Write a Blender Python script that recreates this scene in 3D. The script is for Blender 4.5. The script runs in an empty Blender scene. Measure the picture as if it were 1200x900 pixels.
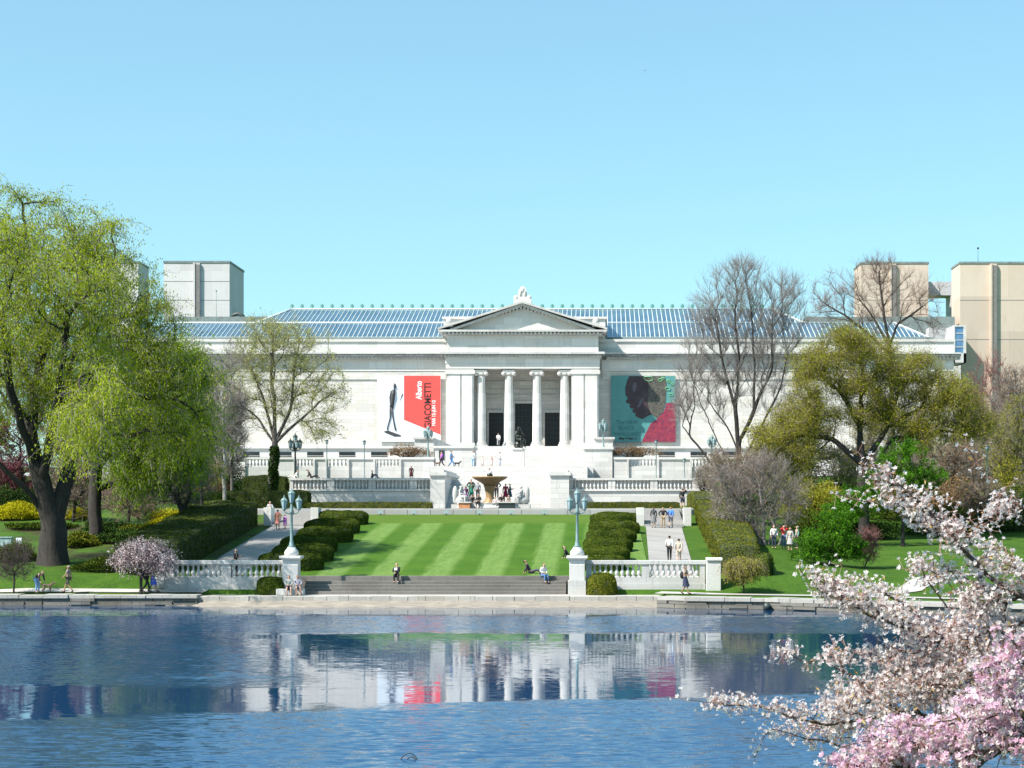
import bpy, bmesh, math, random
import numpy as np
from mathutils import Vector, Matrix
R = math.radians
SC = bpy.context.scene
COL = SC.collection
rnd = random.Random(7)

# ------------------------------------------------------------ measuring
F, CX, HY, H = 2100.0, 704.5, 604.0, 5.5      # focal length in photo pixels, principal column, horizon row, eye height
AX = -10.05                                    # the garden's axis of symmetry
def X(px, s): return (px - CX) / s
def Z(py, s): return H - (py - HY) / s
def Yd(s): return F / s

# ------------------------------------------------------------ objects
ORG = {}
def reg(o, parent=None, org=None):
    COL.objects.link(o)
    if parent is not None:
        o.parent = parent; ORG[o.name] = ORG[parent.name]
    else:
        ORG[o.name] = Vector(org if org is not None else (0, 0, 0)); o.location = ORG[o.name]
    return o
def tag(o, label=None, cat=None, group=None, kind=None):
    if label: o['label'] = label
    if cat: o['category'] = cat
    if group: o['group'] = group
    if kind: o['kind'] = kind
    return o
def thing(name, label, cat, loc, group=None, rotz=0):
    o = bpy.data.objects.new(name, None); o.empty_display_size = .3
    reg(o, None, loc); tag(o, label, cat, group)
    o.rotation_euler = (0, 0, rotz)
    return o

def np_mesh(name, V, Fq, mats, mi=None, smooth=False):
    """V (n,3), Fq list of arrays (k,4)/(k,3)"""
    me = bpy.data.meshes.new(name)
    V = np.asarray(V, dtype=np.float32)
    if not isinstance(Fq, list): Fq = [Fq]
    Fq = [np.asarray(f, dtype=np.int32) for f in Fq if len(f)]
    nl = sum(f.size for f in Fq); nf = sum(len(f) for f in Fq)
    me.vertices.add(len(V)); me.vertices.foreach_set('co', V.ravel())
    me.loops.add(nl); me.polygons.add(nf)
    me.loops.foreach_set('vertex_index', np.concatenate([f.ravel() for f in Fq]))
    tot = np.concatenate([np.full(len(f), f.shape[1], dtype=np.int32) for f in Fq])
    st = np.concatenate([[0], np.cumsum(tot)[:-1]]).astype(np.int32)
    me.polygons.foreach_set('loop_start', st); me.polygons.foreach_set('loop_total', tot)
    if mi is not None: me.polygons.foreach_set('material_index', np.asarray(mi, dtype=np.int32))
    if smooth: me.polygons.foreach_set('use_smooth', np.ones(nf, dtype=bool))
    for m in mats: me.materials.append(m)
    me.update(calc_edges=True)
    return me
def put(name, me, parent=None, org=None):
    o = bpy.data.objects.new(name, me)
    return reg(o, parent, org)

class MB:
    def __init__(s): s.v = []; s.f = []; s.m = []; s.sm = []
    def add(s, vs, fs, m=0, sm=False):
        b = len(s.v); s.v += [tuple(v) for v in vs]
        for f in fs: s.f.append(tuple(b + i for i in f)); s.m.append(m); s.sm.append(sm)
        return s
    def box(s, x0, x1, y0, y1, z0, z1, m=0):
        if x0 > x1: x0, x1 = x1, x0
        if y0 > y1: y0, y1 = y1, y0
        return s.add([(x0,y0,z0),(x1,y0,z0),(x1,y1,z0),(x0,y1,z0),(x0,y0,z1),(x1,y0,z1),(x1,y1,z1),(x0,y1,z1)],
              [(0,3,2,1),(4,5,6,7),(0,1,5,4),(1,2,6,5),(2,3,7,6),(3,0,4,7)], m)
    def prism(s, pts, y0, y1, m=0):           # pts: (x,z) outline, counter-clockwise seen from -Y
        n = len(pts)
        return s.add([(x, y0, z) for x, z in pts] + [(x, y1, z) for x, z in pts],
              [tuple(range(n)), tuple(range(2*n-1, n-1, -1))] + [(i, n+i, n+(i+1) % n, (i+1) % n) for i in range(n)], m)
    def tube(s, pts, rad, n=8, m=0, cap=True):
        pts = [Vector(p) for p in pts]
        if not hasattr(rad, '__len__'): rad = [rad]*len(pts)
        vs = []; up = Vector((0.13, 0.31, 1)).normalized()
        for i, p in enumerate(pts):
            d = (pts[min(i+1, len(pts)-1)] - pts[max(i-1, 0)])
            d = d.normalized() if d.length > 1e-6 else Vector((0,0,1))
            a = d.cross(up)
            if a.length < 1e-3: a = d.cross(Vector((1,0,0)))
            a.normalize(); b = d.cross(a)
            for k in range(n):
                t = 2*math.pi*k/n
                vs.append(p + (a*math.cos(t) + b*math.sin(t))*rad[i])
        fs = [(i*n+k, i*n+(k+1) % n, (i+1)*n+(k+1) % n, (i+1)*n+k) for i in range(len(pts)-1) for k in range(n)]
        if cap: fs += [tuple(range(n))[::-1], tuple(range((len(pts)-1)*n, len(pts)*n))]
        return s.add(vs, fs, m, True)
    def lathe(s, prof, c=(0,0,0), n=12, m=0, sm=True, sq=False):   # prof: (r,z)
        vs = []
        for r, z in prof:
            for k in range(n):
                t = 2*math.pi*(k+.5)/n
                q = 1
                if sq: q = 1/max(abs(math.cos(t)), abs(math.sin(t)))
                vs.append((c[0]+r*q*math.cos(t), c[1]+r*q*math.sin(t), c[2]+z))
        L = len(prof)
        fs = [(i*n+k, i*n+(k+1) % n, (i+1)*n+(k+1) % n, (i+1)*n+k) for i in range(L-1) for k in range(n)]
        fs += [tuple(range(n))[::-1], tuple(range((L-1)*n, L*n))]
        return s.add(vs, fs, m, sm)
    def ball(s, c, r, m=0, nu=10, nv=7):
        if not hasattr(r, '__len__'): r = (r, r, r)
        vs = []
        for j in range(nv+1):
            a = math.pi*j/nv - math.pi/2
            for k in range(nu):
                t = 2*math.pi*k/nu
                vs.append((c[0]+r[0]*math.cos(a)*math.cos(t), c[1]+r[1]*math.cos(a)*math.sin(t), c[2]+r[2]*math.sin(a)))
        fs = [(j*nu+k, j*nu+(k+1) % nu, (j+1)*nu+(k+1) % nu, (j+1)*nu+k) for j in range(nv) for k in range(nu)]
        return s.add(vs, fs, m, True)
    def mesh(s, name, mats, org=(0,0,0)):
        me = bpy.data.meshes.new(name)
        o = Vector(org)
        me.from_pydata([Vector(v)-o for v in s.v], [], s.f)
        for m in (mats if isinstance(mats, (list, tuple)) else [mats]): me.materials.append(m)
        me.polygons.foreach_set('material_index', s.m); me.polygons.foreach_set('use_smooth', s.sm)
        me.update(); return me
    def build(s, name, mats, parent=None, org=None, bevel=0):
        """vertices are in world space; org = base point of a top-level thing"""
        O = ORG[parent.name] if parent is not None else Vector(org if org is not None else (0,0,0))
        me = s.mesh(name, mats, O)
        o = put(name, me, parent, O)
        if bevel:
            b = o.modifiers.new('bevel', 'BEVEL'); b.width = bevel; b.segments = 2; b.limit_method = 'ANGLE'
        return o

# ------------------------------------------------------------ materials
def newmat(name):
    m = bpy.data.materials.new(name); m.use_nodes = True
    nt = m.node_tree; b = nt.nodes['Principled BSDF']
    return m, nt, b
def N(nt, t, **k):
    n = nt.nodes.new(t)
    for a, v in k.items(): setattr(n, a, v)
    return n
def ramp(nt, src, stops):
    r = N(nt, 'ShaderNodeValToRGB'); nt.links.new(src, r.inputs[0])
    e = r.color_ramp.elements
    while len(e) > 1: e.remove(e[-1])
    e[0].position = stops[0][0]; e[0].color = (*stops[0][1], 1)
    for p, c in stops[1:]:
        x = e.new(p); x.color = (*c, 1)
    return r.outputs[0]
def mixc(nt, fac, a, b, mode='MIX'):
    m = N(nt, 'ShaderNodeMix', data_type='RGBA', blend_type=mode)
    for s, v in ((0, fac), (6, a), (7, b)):
        if isinstance(v, (int, float)): m.inputs[s].default_value = v
        elif isinstance(v, tuple): m.inputs[s].default_value = (*v, 1)
        else: nt.links.new(v, m.inputs[s])
    return m.outputs[2]
def coords(nt, kind='Object', scale=(1,1,1)):
    tc = N(nt, 'ShaderNodeTexCoord'); mp = N(nt, 'ShaderNodeMapping')
    nt.links.new(tc.outputs[kind], mp.inputs[0]); mp.inputs['Scale'].default_value = scale
    return mp.outputs[0]
def noise(nt, co, sc, det=4, rough=.6):
    n = N(nt, 'ShaderNodeTexNoise'); n.inputs['Scale'].default_value = sc
    n.inputs['Detail'].default_value = det; n.inputs['Roughness'].default_value = rough
    nt.links.new(co, n.inputs[0]); return n.outputs[0]
def math_(nt, op, a, b=None, c=None, clamp=False):
    m = N(nt, 'ShaderNodeMath', operation=op); m.use_clamp = clamp
    for i, v in enumerate((a, b, c)):
        if v is None: continue
        if isinstance(v, (int, float)): m.inputs[i].default_value = v
        else: nt.links.new(v, m.inputs[i])
    return m.outputs[0]
def mat(name, c, rough=.7, var=.25, sc=3, metal=0, bump=0, c2=None, bsc=None, spec=None, stretch=(1,1,1)):
    m, nt, b = newmat(name)
    co = coords(nt, 'Object', stretch)
    n = noise(nt, co, sc, 5)
    lo = tuple(x*(1-var) for x in c) if c2 is None else c2
    hi = tuple(min(1, x*(1+var*.6)) for x in c) if c2 is None else c
    nt.links.new(ramp(nt, n, [(.3, lo), (.7, hi)]), b.inputs['Base Color'])
    b.inputs['Roughness'].default_value = rough; b.inputs['Metallic'].default_value = metal
    if spec is not None: b.inputs['Specular IOR Level'].default_value = spec
    if bump:
        bn = N(nt, 'ShaderNodeBump'); bn.inputs['Strength'].default_value = 1; bn.inputs['Distance'].default_value = bump
        nt.links.new(noise(nt, co, bsc or sc*6, 4), bn.inputs['Height']); nt.links.new(bn.outputs[0], b.inputs['Normal'])
    return m
def stone(name, c, course=(1.3, .55), stain=.35, mortar=.8, warm=(.9,.82,.70), streak=.5):
    """ashlar with block-to-block tone, joints, soft stains and rain streaks"""
    m, nt, b = newmat(name)
    tc = N(nt, 'ShaderNodeTexCoord'); sx = N(nt, 'ShaderNodeSeparateXYZ'); nt.links.new(tc.outputs['Object'], sx.inputs[0])
    cb = N(nt, 'ShaderNodeCombineXYZ')
    nt.links.new(math_(nt, 'ADD', sx.outputs[0], sx.outputs[1]), cb.inputs[0]); nt.links.new(sx.outputs[2], cb.inputs[1])
    br = N(nt, 'ShaderNodeTexBrick'); nt.links.new(cb.outputs[0], br.inputs[0])
    br.inputs['Scale'].default_value = 1; br.inputs['Brick Width'].default_value = course[0]; br.inputs['Row Height'].default_value = course[1]
    br.inputs['Mortar Size'].default_value = .018; br.inputs['Bias'].default_value = 0
    br.inputs['Color1'].default_value = (*[x*.84 for x in c], 1); br.inputs['Color2'].default_value = (*[min(.95, x*1.05) for x in c], 1)
    br.inputs['Mortar'].default_value = (*[x*mortar for x in c], 1)
    n = noise(nt, tc.outputs['Object'], .45, 6, .65)
    col = mixc(nt, math_(nt, 'MULTIPLY', ramp(nt, n, [(.45, (0,0,0)), (.75, (1,1,1))]), stain), br.outputs[0], tuple(a*w for a, w in zip(c, warm)))
    st = noise(nt, coords(nt, 'Object', (2.5, 2.5, .25)), 1.2, 5, .7)
    col = mixc(nt, math_(nt, 'MULTIPLY', ramp(nt, st, [(.56, (0,0,0)), (.75, (1,1,1))]), streak), col, tuple(x*.55 for x in c))
    fine = noise(nt, tc.outputs['Object'], 9, 4)
    col = mixc(nt, .35, col, mixc(nt, fine, (.62,.62,.62), (1,1,1)), 'MULTIPLY')
    nt.links.new(col, b.inputs['Base Color']); b.inputs['Roughness'].default_value = .75
    bn = N(nt, 'ShaderNodeBump'); bn.inputs['Distance'].default_value = .02
    nt.links.new(fine, bn.inputs['Height']); nt.links.new(bn.outputs[0], b.inputs['Normal'])
    return m
def leafmat(name, c1, c2, c3=None, trans=.35, sc=.5, rough=.6):
    m, nt, b = newmat(name)
    nt.nodes.remove(b)
    g = N(nt, 'ShaderNodeNewGeometry')
    big = noise(nt, g.outputs['Position'], sc, 3)
    fac = math_(nt, 'ADD', math_(nt, 'MULTIPLY', big, .65), math_(nt, 'MULTIPLY', g.outputs['Random Per Island'], .35))
    col = ramp(nt, fac, [(.3, c1), (.52, c2), (.72, c3 or tuple(min(1, x*1.25) for x in c2))])
    d = N(nt, 'ShaderNodeBsdfDiffuse'); t = N(nt, 'ShaderNodeBsdfTranslucent'); mx = N(nt, 'ShaderNodeMixShader')
    nt.links.new(col, d.inputs[0]); nt.links.new(col, t.inputs[0])
    mx.inputs[0].default_value = trans
    nt.links.new(d.outputs[0], mx.inputs[1]); nt.links.new(t.outputs[0], mx.inputs[2])
    nt.links.new(mx.outputs[0], nt.nodes['Material Output'].inputs[0])
    return m

M = {}
M['marble'] = stone('marble', (.69,.655,.61), (1.5,.5), .7, .68)
M['marble_smooth'] = stone('marble_smooth', (.70,.68,.65), (2.4,.9), .4, .8, streak=.5)
M['marble_old'] = stone('marble_old', (.56,.55,.53), (1.6,.6), .5, .75, streak=.95)
M['terrace'] = stone('terrace_marble', (.64,.62,.59), (1.8,.5), .4, .68, (.8,.78,.74), .6)
M['cornice'] = stone('cornice_stone', (.60,.59,.57), (3,3), .6, .9, (.5,.47,.42), .8)
M['drip_stone'] = mat('dark_drip_stone', (.22,.22,.215), .85, .5, 2)  # darker stone tone for the cornice drip strips
M['step_stone'] = stone('step_stone', (.20,.185,.165), (2.2,5), .6, .7, (.5,.45,.4), .9)
M['kerb'] = stone('kerb_stone', (.44,.42,.38), (1.6,5), .5, .6, (.75,.68,.58), .7)
M['shore_stone'] = stone('shore_stone', (.20,.185,.16), (1.2,.24), .8, .35, (.5,.45,.38), .9)
M['ledge'] = stone('ledge_stone', (.42,.41,.40), (2.0,5), .5, .8, streak=.6)
M['concrete'] = stone('grey_concrete', (.62,.60,.60), (3.2,5.2), .35, .88, streak=.35)
M['tan_concrete'] = stone('tan_concrete', (.64,.52,.42), (4.5,5.2), .4, .9, streak=.45)
M['tan_light'] = stone('tan_light_concrete', (.70,.64,.58), (4.5,30), .35, .97, streak=.3)
M['groove'] = mat('groove_shade', (.20,.19,.18), .9, .2, 2)
M['lead'] = mat('lead_roof', (.20,.24,.23), .7, .3, 1.5)
M['copper'] = mat('verdigris_ornament', (.10,.28,.24), .7, .4, 3)
M['verdigris'] = mat('verdigris_paint', (.23,.33,.32), .6, .3, 8, c2=(.10,.17,.17))
M['dark_iron'] = mat('dark_iron', (.035,.05,.045), .5, .3, 8)
M['bronze'] = mat('dark_bronze', (.045,.05,.042), .38, .5, 6, metal=.6)
M['gold_bronze'] = mat('weathered_gold_bronze', (.42,.24,.10), .6, .5, 3, metal=.2, c2=(.22,.15,.08))
M['lantern_glass'] = mat('lantern_glass', (.34,.45,.47), .25, .2, 8)
M['bar'] = mat('white_glazing_bar', (.72,.78,.78), .5, .1, 4)
M['door'] = mat('dark_door', (.007,.010,.011), .55, .3, 3)
M['door_bar'] = mat('dark_door_bar', (.02,.024,.024), .4, .2, 3)
M['window_dark'] = mat('dark_window_glass', (.03,.035,.04), .12, .2, 3)
M['path'] = stone('path_flags', (.36,.34,.32), (1.0,.9), .5, .8, (.7,.66,.6), .3)
M['soil'] = mat('mulch', (.075,.05,.035), .95, .5, 3, bump=.05)
m, nt, b = newmat('roof_glass')
b.inputs['Base Color'].default_value = (.30,.44,.62,1); b.inputs['Metallic'].default_value = .75; b.inputs['Roughness'].default_value = .16
nt.links.new(ramp(nt, noise(nt, coords(nt), .25, 3), [(.3,(.13,.25,.33)),(.7,(.28,.41,.47))]), b.inputs['Base Color'])
M['glass'] = m
m, nt, b = newmat('blue_glass')
nt.links.new(ramp(nt, noise(nt, coords(nt), .3, 2), [(.35,(.10,.2,.36)),(.65,(.22,.36,.55))]), b.inputs['Base Color']); b.inputs['Metallic'].default_value = .5; b.inputs['Roughness'].default_value = .2
M['blue_glass'] = m

# grass
def grass(name, stripes=False, c1=(.028,.070,.007), c2=(.055,.125,.010), c3=(.10,.145,.02)):
    m, nt, b = newmat(name)
    g = N(nt, 'ShaderNodeNewGeometry'); pos = g.outputs['Position']
    n1 = noise(nt, pos, .35, 6, .7); n2 = noise(nt, pos, 5, 5, .7)
    mp = N(nt, 'ShaderNodeMapping'); nt.links.new(pos, mp.inputs[0]); mp.inputs['Scale'].default_value = (2.2,.12,1)
    n3 = noise(nt, mp.outputs[0], 1.6, 4)
    f = math_(nt, 'ADD', math_(nt, 'MULTIPLY', n1, .55), math_(nt, 'MULTIPLY', n2, .45))
    col = ramp(nt, f, [(.36, c1), (.52, c2), (.66, c3)])
    worn = noise(nt, pos, .9, 6, .8); col = mixc(nt, math_(nt, 'MULTIPLY', ramp(nt, worn, [(.58, (0,0,0)), (.70, (1,1,1))]), .45), col, (.13,.15,.035))
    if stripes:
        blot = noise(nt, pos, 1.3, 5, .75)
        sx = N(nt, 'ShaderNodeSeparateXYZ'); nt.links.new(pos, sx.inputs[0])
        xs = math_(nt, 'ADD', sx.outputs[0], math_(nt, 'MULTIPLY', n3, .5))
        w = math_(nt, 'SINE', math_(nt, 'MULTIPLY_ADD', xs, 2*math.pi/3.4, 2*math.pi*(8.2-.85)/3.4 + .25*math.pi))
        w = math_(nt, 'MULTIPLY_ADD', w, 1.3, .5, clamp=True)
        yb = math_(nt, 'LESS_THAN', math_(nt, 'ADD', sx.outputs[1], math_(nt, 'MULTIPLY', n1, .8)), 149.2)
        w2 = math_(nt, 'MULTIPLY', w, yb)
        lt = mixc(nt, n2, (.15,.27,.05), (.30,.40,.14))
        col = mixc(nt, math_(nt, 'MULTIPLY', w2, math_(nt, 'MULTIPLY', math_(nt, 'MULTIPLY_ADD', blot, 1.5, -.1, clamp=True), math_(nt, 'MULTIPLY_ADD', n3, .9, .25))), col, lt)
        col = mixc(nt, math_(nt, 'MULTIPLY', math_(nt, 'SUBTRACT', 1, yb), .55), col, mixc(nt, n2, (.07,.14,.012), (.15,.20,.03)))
    nt.links.new(col, b.inputs['Base Color']); b.inputs['Roughness'].default_value = .8; b.inputs['Specular IOR Level'].default_value = .15
    bn = N(nt, 'ShaderNodeBump'); bn.inputs['Distance'].default_value = .12; bn.inputs['Strength'].default_value = .8
    nt.links.new(noise(nt, pos, 9, 4, .8), bn.inputs['Height']); nt.links.new(bn.outputs[0], b.inputs['Normal'])
    return m, nt, b, col
M['lawn'] = grass('mown_lawn', True, (.038,.105,.005), (.060,.142,.009), (.10,.17,.018))[0]
m, nt, b, col = grass('park_grass')
# bare earth under the trees of the left bank and behind
g = N(nt, 'ShaderNodeNewGeometry')
earth = ramp(nt, noise(nt, g.outputs['Position'], .22, 5, .6), [(.47, (0,0,0)), (.60, (1,1,1))])
sx = N(nt, 'ShaderNodeSeparateXYZ'); nt.links.new(g.outputs['Position'], sx.inputs[0])
lf = math_(nt, 'MULTIPLY', math_(nt, 'LESS_THAN', sx.outputs[0], -26), math_(nt, 'GREATER_THAN', sx.outputs[1], 117))
col2 = mixc(nt, math_(nt, 'MULTIPLY', math_(nt, 'MULTIPLY', earth, lf), .85), col, (.055,.045,.022))
nt.links.new(col2, b.inputs['Base Color'])
M['grass'] = m
M['sand'] = mat('beach_gravel', (.30,.26,.21), .9, .45, 2.5, bump=.03, bsc=14, stretch=(.5,2,1))

# ------------------------------------------------------------ terrain
SHORE = [(3.4,107),(5,105.6),(9.5,104.6),(14.3,101.5),(22,97),(32,90),(45,70),(46,34),(32,18),(14,16),(0,16.5),(-24,18),(-50,34),(-64,80),(-56,103),(-45,108.3),(-34,109),(-25,109),(-24,108.0),(-19,107.2),(-8,107)]
SP = np.array(SHORE, float)
def shore_dist(x, y):
    x = np.asarray(x, float); y = np.asarray(y, float)
    d = np.full(x.shape, 1e9); ins = np.zeros(x.shape, bool)
    n = len(SP)
    for i in range(n):
        x0, y0 = SP[i]; x1, y1 = SP[(i+1) % n]
        ex, ey = x1-x0, y1-y0
        t = np.clip(((x-x0)*ex+(y-y0)*ey)/(ex*ex+ey*ey), 0, 1)
        d = np.minimum(d, np.hypot(x-x0-t*ex, y-y0-t*ey))
        c = ((y0 > y) != (y1 > y)) & (x < (x1-x0)*(y-y0)/((y1-y0) if y1 != y0 else 1e-9)+x0)
        ins ^= c
    return np.where(ins, -d, d)
def ss(a, b, x):
    t = np.clip((x-a)/(b-a), 0, 1); return t*t*(3-2*t)
PY = [-3000,100,110,112,114,157,160,166,172,200,233,300,700,4000]
PZ = [.6,.62,.66,.75,1.6,5.57,6.02,6.12,6.5,9.6,11.9,12.5,13,13]
TZ = [.6,.62,.66,.75,1.6,5.57,6.02,6.12,6.12,9.6,11.9,12.5,13,13]
def gz(x, y, deep=True):
    x = np.asarray(x, float); y = np.asarray(y, float)
    z = np.interp(y, PY, PZ)
    u = np.abs(x-AX)
    terr = np.where(y < 173, 6.12+(z-6.12)*0, np.where(y < 200, 8.7+(y-173)/27*.9, z))
    k = (1-ss(20.5, 23.5, u))*(y > 160)
    z = z*(1-k)+terr*k
    z = z-1.0*ss(12, 20, x)*ss(112, 130, y)*(1-ss(150, 178, y))
    z = np.where((u < 24) & (y > 157.6) & (y < 172.5), z-.25, z)
    z = z+.35*np.sin(x*.13+1)*np.sin(y*.09)*ss(24, 32, u)*ss(116, 130, y)
    d = shore_dist(x, y)
    near = .4+3.3*ss(0, 12, d)
    kn = 1-ss(70, 100, y)
    z = z*(1-kn)+near*kn
    if deep:
        z = np.where(d < .35, -1.2, np.where(d < 1.25, -.3, z))
        c = (x > -24.6) & (x < 3.6) & (y < 111.9) & (y > 60)
        z = np.where(c, np.minimum(z, -.5), z)
        c = (x > -19.6) & (x < -1.2) & (y < 114.6) & (y > 60)
        z = np.where(c, np.minimum(z, -.3), z)
        # museum, stairs: keep the ground under the floors
        z = np.where((u < 11) & (y > 170.5) & (y < 270), z-3.6, z)
    return z
def g1(x, y): return float(gz(np.array([x]), np.array([y]), False)[0])

def axis_grid(a, b, st, far, back):
    c = np.arange(a, b+st/2, st); r = [c]
    g = [b + (far-b)*(t**3) for t in np.linspace(.08, 1, 16)]
    h = [a - (a-back)*(t**3) for t in np.linspace(.08, 1, 12)][::-1]
    return np.concatenate([h, c, g])
def sheet(name, xs, ys, zf, m, kind='structure', label=None):
    gx, gy = np.meshgrid(xs, ys); V = np.stack([gx, gy, zf(gx, gy)], -1).reshape(-1, 3)
    nx, ny = len(xs), len(ys)
    i = (np.arange(ny-1)[:, None]*nx+np.arange(nx-1)).ravel()
    me = np_mesh(name, V, np.stack([i, i+1, i+nx+1, i+nx], -1), [m], smooth=True)
    return tag(put(name, me), kind=kind)
sheet('ground', axis_grid(-70, 70, 1.0, 4000, -4000), axis_grid(-4, 262, 1.0, 5000, -500), gz, M['grass'])
sheet('lawn', np.linspace(-23.2, 3.1, 40), np.linspace(114.1, 156.6, 60), lambda x, y: gz(x, y, False)+.045, M['lawn'])
for side in (0, 1):
    a, b_ = ((4.0-1.1, 4.0+3.0), (-26.9, -23.2))[side]
# paved ways beside the lawn
def ribbon(name, pts, w, m, dz=.05, step=.7):
    P_ = []
    for (x0, y0), (x1, y1) in zip(pts[:-1], pts[1:]):
        n = max(2, int(math.hypot(x1-x0, y1-y0)/step))
        for k in range(n): P_.append((x0+(x1-x0)*k/n, y0+(y1-y0)*k/n))
    P_.append(pts[-1]); V = []; nw = 4
    for i, (x, y) in enumerate(P_):
        a = P_[max(0, i-1)]; c = P_[min(len(P_)-1, i+1)]
        dx, dy = c[0]-a[0], c[1]-a[1]; l = math.hypot(dx, dy)
        for k in range(nw+1):
            t = (k/nw-.5)*w
            V.append((x-dy/l*t, y+dx/l*t))
    V = np.array(V); z = gz(V[:, 0], V[:, 1], False)+dz
    V = np.column_stack([V, z]); nw += 1
    i = (np.arange(len(P_)-1)[:, None]*nw+np.arange(nw-1)).ravel()
    me = np_mesh(name, V, np.stack([i, i+nw, i+nw+1, i+1], -1), [m], smooth=True)
    return tag(put(name, me), kind='structure')
ribbon('path', [(4.55,113.6),(4.75,125),(5.1,146)], 2.9, M['path'])
ribbon('path', [(-24.4,113.6),(-25.0,125),(-25.4,146)], 3.0, M['path'])
M['lakewalk'] = stone('lakewalk_concrete', (.50,.47,.43), (2,2), .4, .9, streak=.2)
ribbon('path', [(-62,107),(-46,110.6),(-36,111.7),(-24.6,111.5)], 1.3, M['lakewalk'])
ribbon('path', [(3.5,110.8),(8,109.2),(14,107.2),(22,103.5),(34,97),(46,84)], 1.5, M['lakewalk'])
ribbon('path', [(15.5,107.4),(20,113),(28,119),(45,124)], 1.3, M['lakewalk'])
# shore in the middle: gravel, kerb, walk
def yshore(x): return float(np.interp(x, [-25,-24,-19,-8,3.4,5], [109,108,107.2,107,107,105.8]))
xs = np.linspace(-26.5, 4.6, 90)
V = []; 
rs = random.Random(3)
for x in xs:
    y0 = yshore(x)
    t = max(.05, min(1, min(x+26.2, 4.2-x)/5))
    for k, (yy, zz) in enumerate(((y0-1.6,-.35),(y0-.25,-.05),(y0+.5,.10),(109.6-.1,.26),(109.75,.28))):
        V.append((x, yy+rs.uniform(-.12,.12), zz+rs.uniform(-.02,.03)))
i = (np.arange(len(xs)-1)[:, None]*5+np.arange(4)).ravel()
tag(put('beach', np_mesh('beach', V, np.stack([i, i+5, i+6, i+1], -1), [M['sand']], smooth=True)), kind='structure')
b = MB(); x = -25.2
while x < 3.6:
    w = rs.uniform(1.0, 2.2); x1 = min(3.7, x+w)
    b.box(x+.01, x1-.012, 109.62+rs.uniform(-.04,.03), 110.1, -.2, .56+rs.uniform(-.025,.02)); x = x1
tag(b.build('kerb', M['kerb'], bevel=.02), kind='structure')
b = MB(); b.box(-24.9, 3.7, 110.1, 112.6, -.2, .545)
tag(b.build('lake_walk', M['lakewalk']), kind='structure')
# stone-faced shore walls left and right of the beach
def shore_wall(pts, label):
    rs = random.Random(len(pts)); b = MB()
    for (x0, y0), (x1, y1) in zip(pts[:-1], pts[1:]):
        L = math.hypot(x1-x0, y1-y0); dx, dy = (x1-x0)/L, (y1-y0)/L; nx, ny = -dy, dx
        if (nx*0+ny*1) < 0: nx, ny = -nx, -ny
        for row, (za, zb) in enumerate(((-.8,.06),(.06,.26),(.26,.45),(.45,.66))):
            s = 0
            while s < L:
                w = rs.uniform(.7, 1.9) if row < 3 else rs.uniform(1.4, 2.6)
                e = min(L, s+w); o = rs.uniform(-.1, .1)+row*.05-(.12 if row == 3 else 0)
                dz = rs.uniform(-.03,.03) if row == 3 else 0
                A = (x0+dx*(s+.015)+nx*o, y0+dy*(s+.015)+ny*o); B = (x0+dx*(e-.015)+nx*o, y0+dy*(e-.015)+ny*o)
                t = 1.5-o
                q = [A, B, (B[0]+nx*t, B[1]+ny*t), (A[0]+nx*t, A[1]+ny*t)]
                b.add([(p[0], p[1], za) for p in q]+[(p[0], p[1], zb+dz) for p in q],
                      [(0,3,2,1),(4,5,6,7),(0,1,5,4),(1,2,6,5),(2,3,7,6),(3,0,4,7)], 0 if row < 3 else 1)
                s = e
    o = b.build('shore_wall', [M['shore_stone'], M['kerb']], bevel=.02)
    return tag(o, label, 'wall')
shore_wall([(-64,80),(-56,103),(-45,108.3),(-34,109),(-24.6,109.1)], 'low dark stone retaining wall of the lagoon, below the big willow')
o = shore_wall([(3.3,107.1),(5,105.6),(9.5,104.6),(14.3,101.5),(22,97),(32,90),(45,70)], 'rough stone retaining wall of the lagoon, right of the gravel beach, with a drain pipe')
b = MB(); px = 900; s = 20.15
b.tube([(X(899,s),Yd(s)-.25,.2),(X(899,s),Yd(s)+.3,.2)], .22, 14)
b.build('drain_pipe', M['dark_iron'], o)

# ------------------------------------------------------------ water
m, nt, b = newmat('lagoon_water')
g = N(nt, 'ShaderNodeNewGeometry'); pos = g.outputs['Position']
sx = N(nt, 'ShaderNodeSeparateXYZ'); nt.links.new(pos, sx.inputs[0])
edge = N(nt, 'ShaderNodeMapping'); nt.links.new(pos, edge.inputs[0]); edge.inputs['Scale'].default_value = (.05,.16,1)
en = math_(nt, 'MULTIPLY', math_(nt, 'SUBTRACT', noise(nt, edge.outputs[0], 1, 7, .72), .5), 8)
yy = math_(nt, 'ADD', sx.outputs[1], en)
xx = sx.outputs[0]
# wind lane near (y < L1), calm band, wind lane under the far shore
L1 = math_(nt, 'MULTIPLY_ADD', xx, .36, 52.8)
near = math_(nt, 'SUBTRACT', 1, math_(nt, 'MULTIPLY_ADD', math_(nt, 'SUBTRACT', yy, L1), .55, .5, clamp=True))
far1 = math_(nt, 'MULTIPLY_ADD', math_(nt, 'SUBTRACT', yy, 84), .5, .5, clamp=True)
far2 = math_(nt, 'SUBTRACT', 1, math_(nt, 'MULTIPLY_ADD', math_(nt, 'SUBTRACT', yy, 98.5), .6, .5, clamp=True))
far = math_(nt, 'MULTIPLY', math_(nt, 'MULTIPLY', far1, far2), .8)
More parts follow.
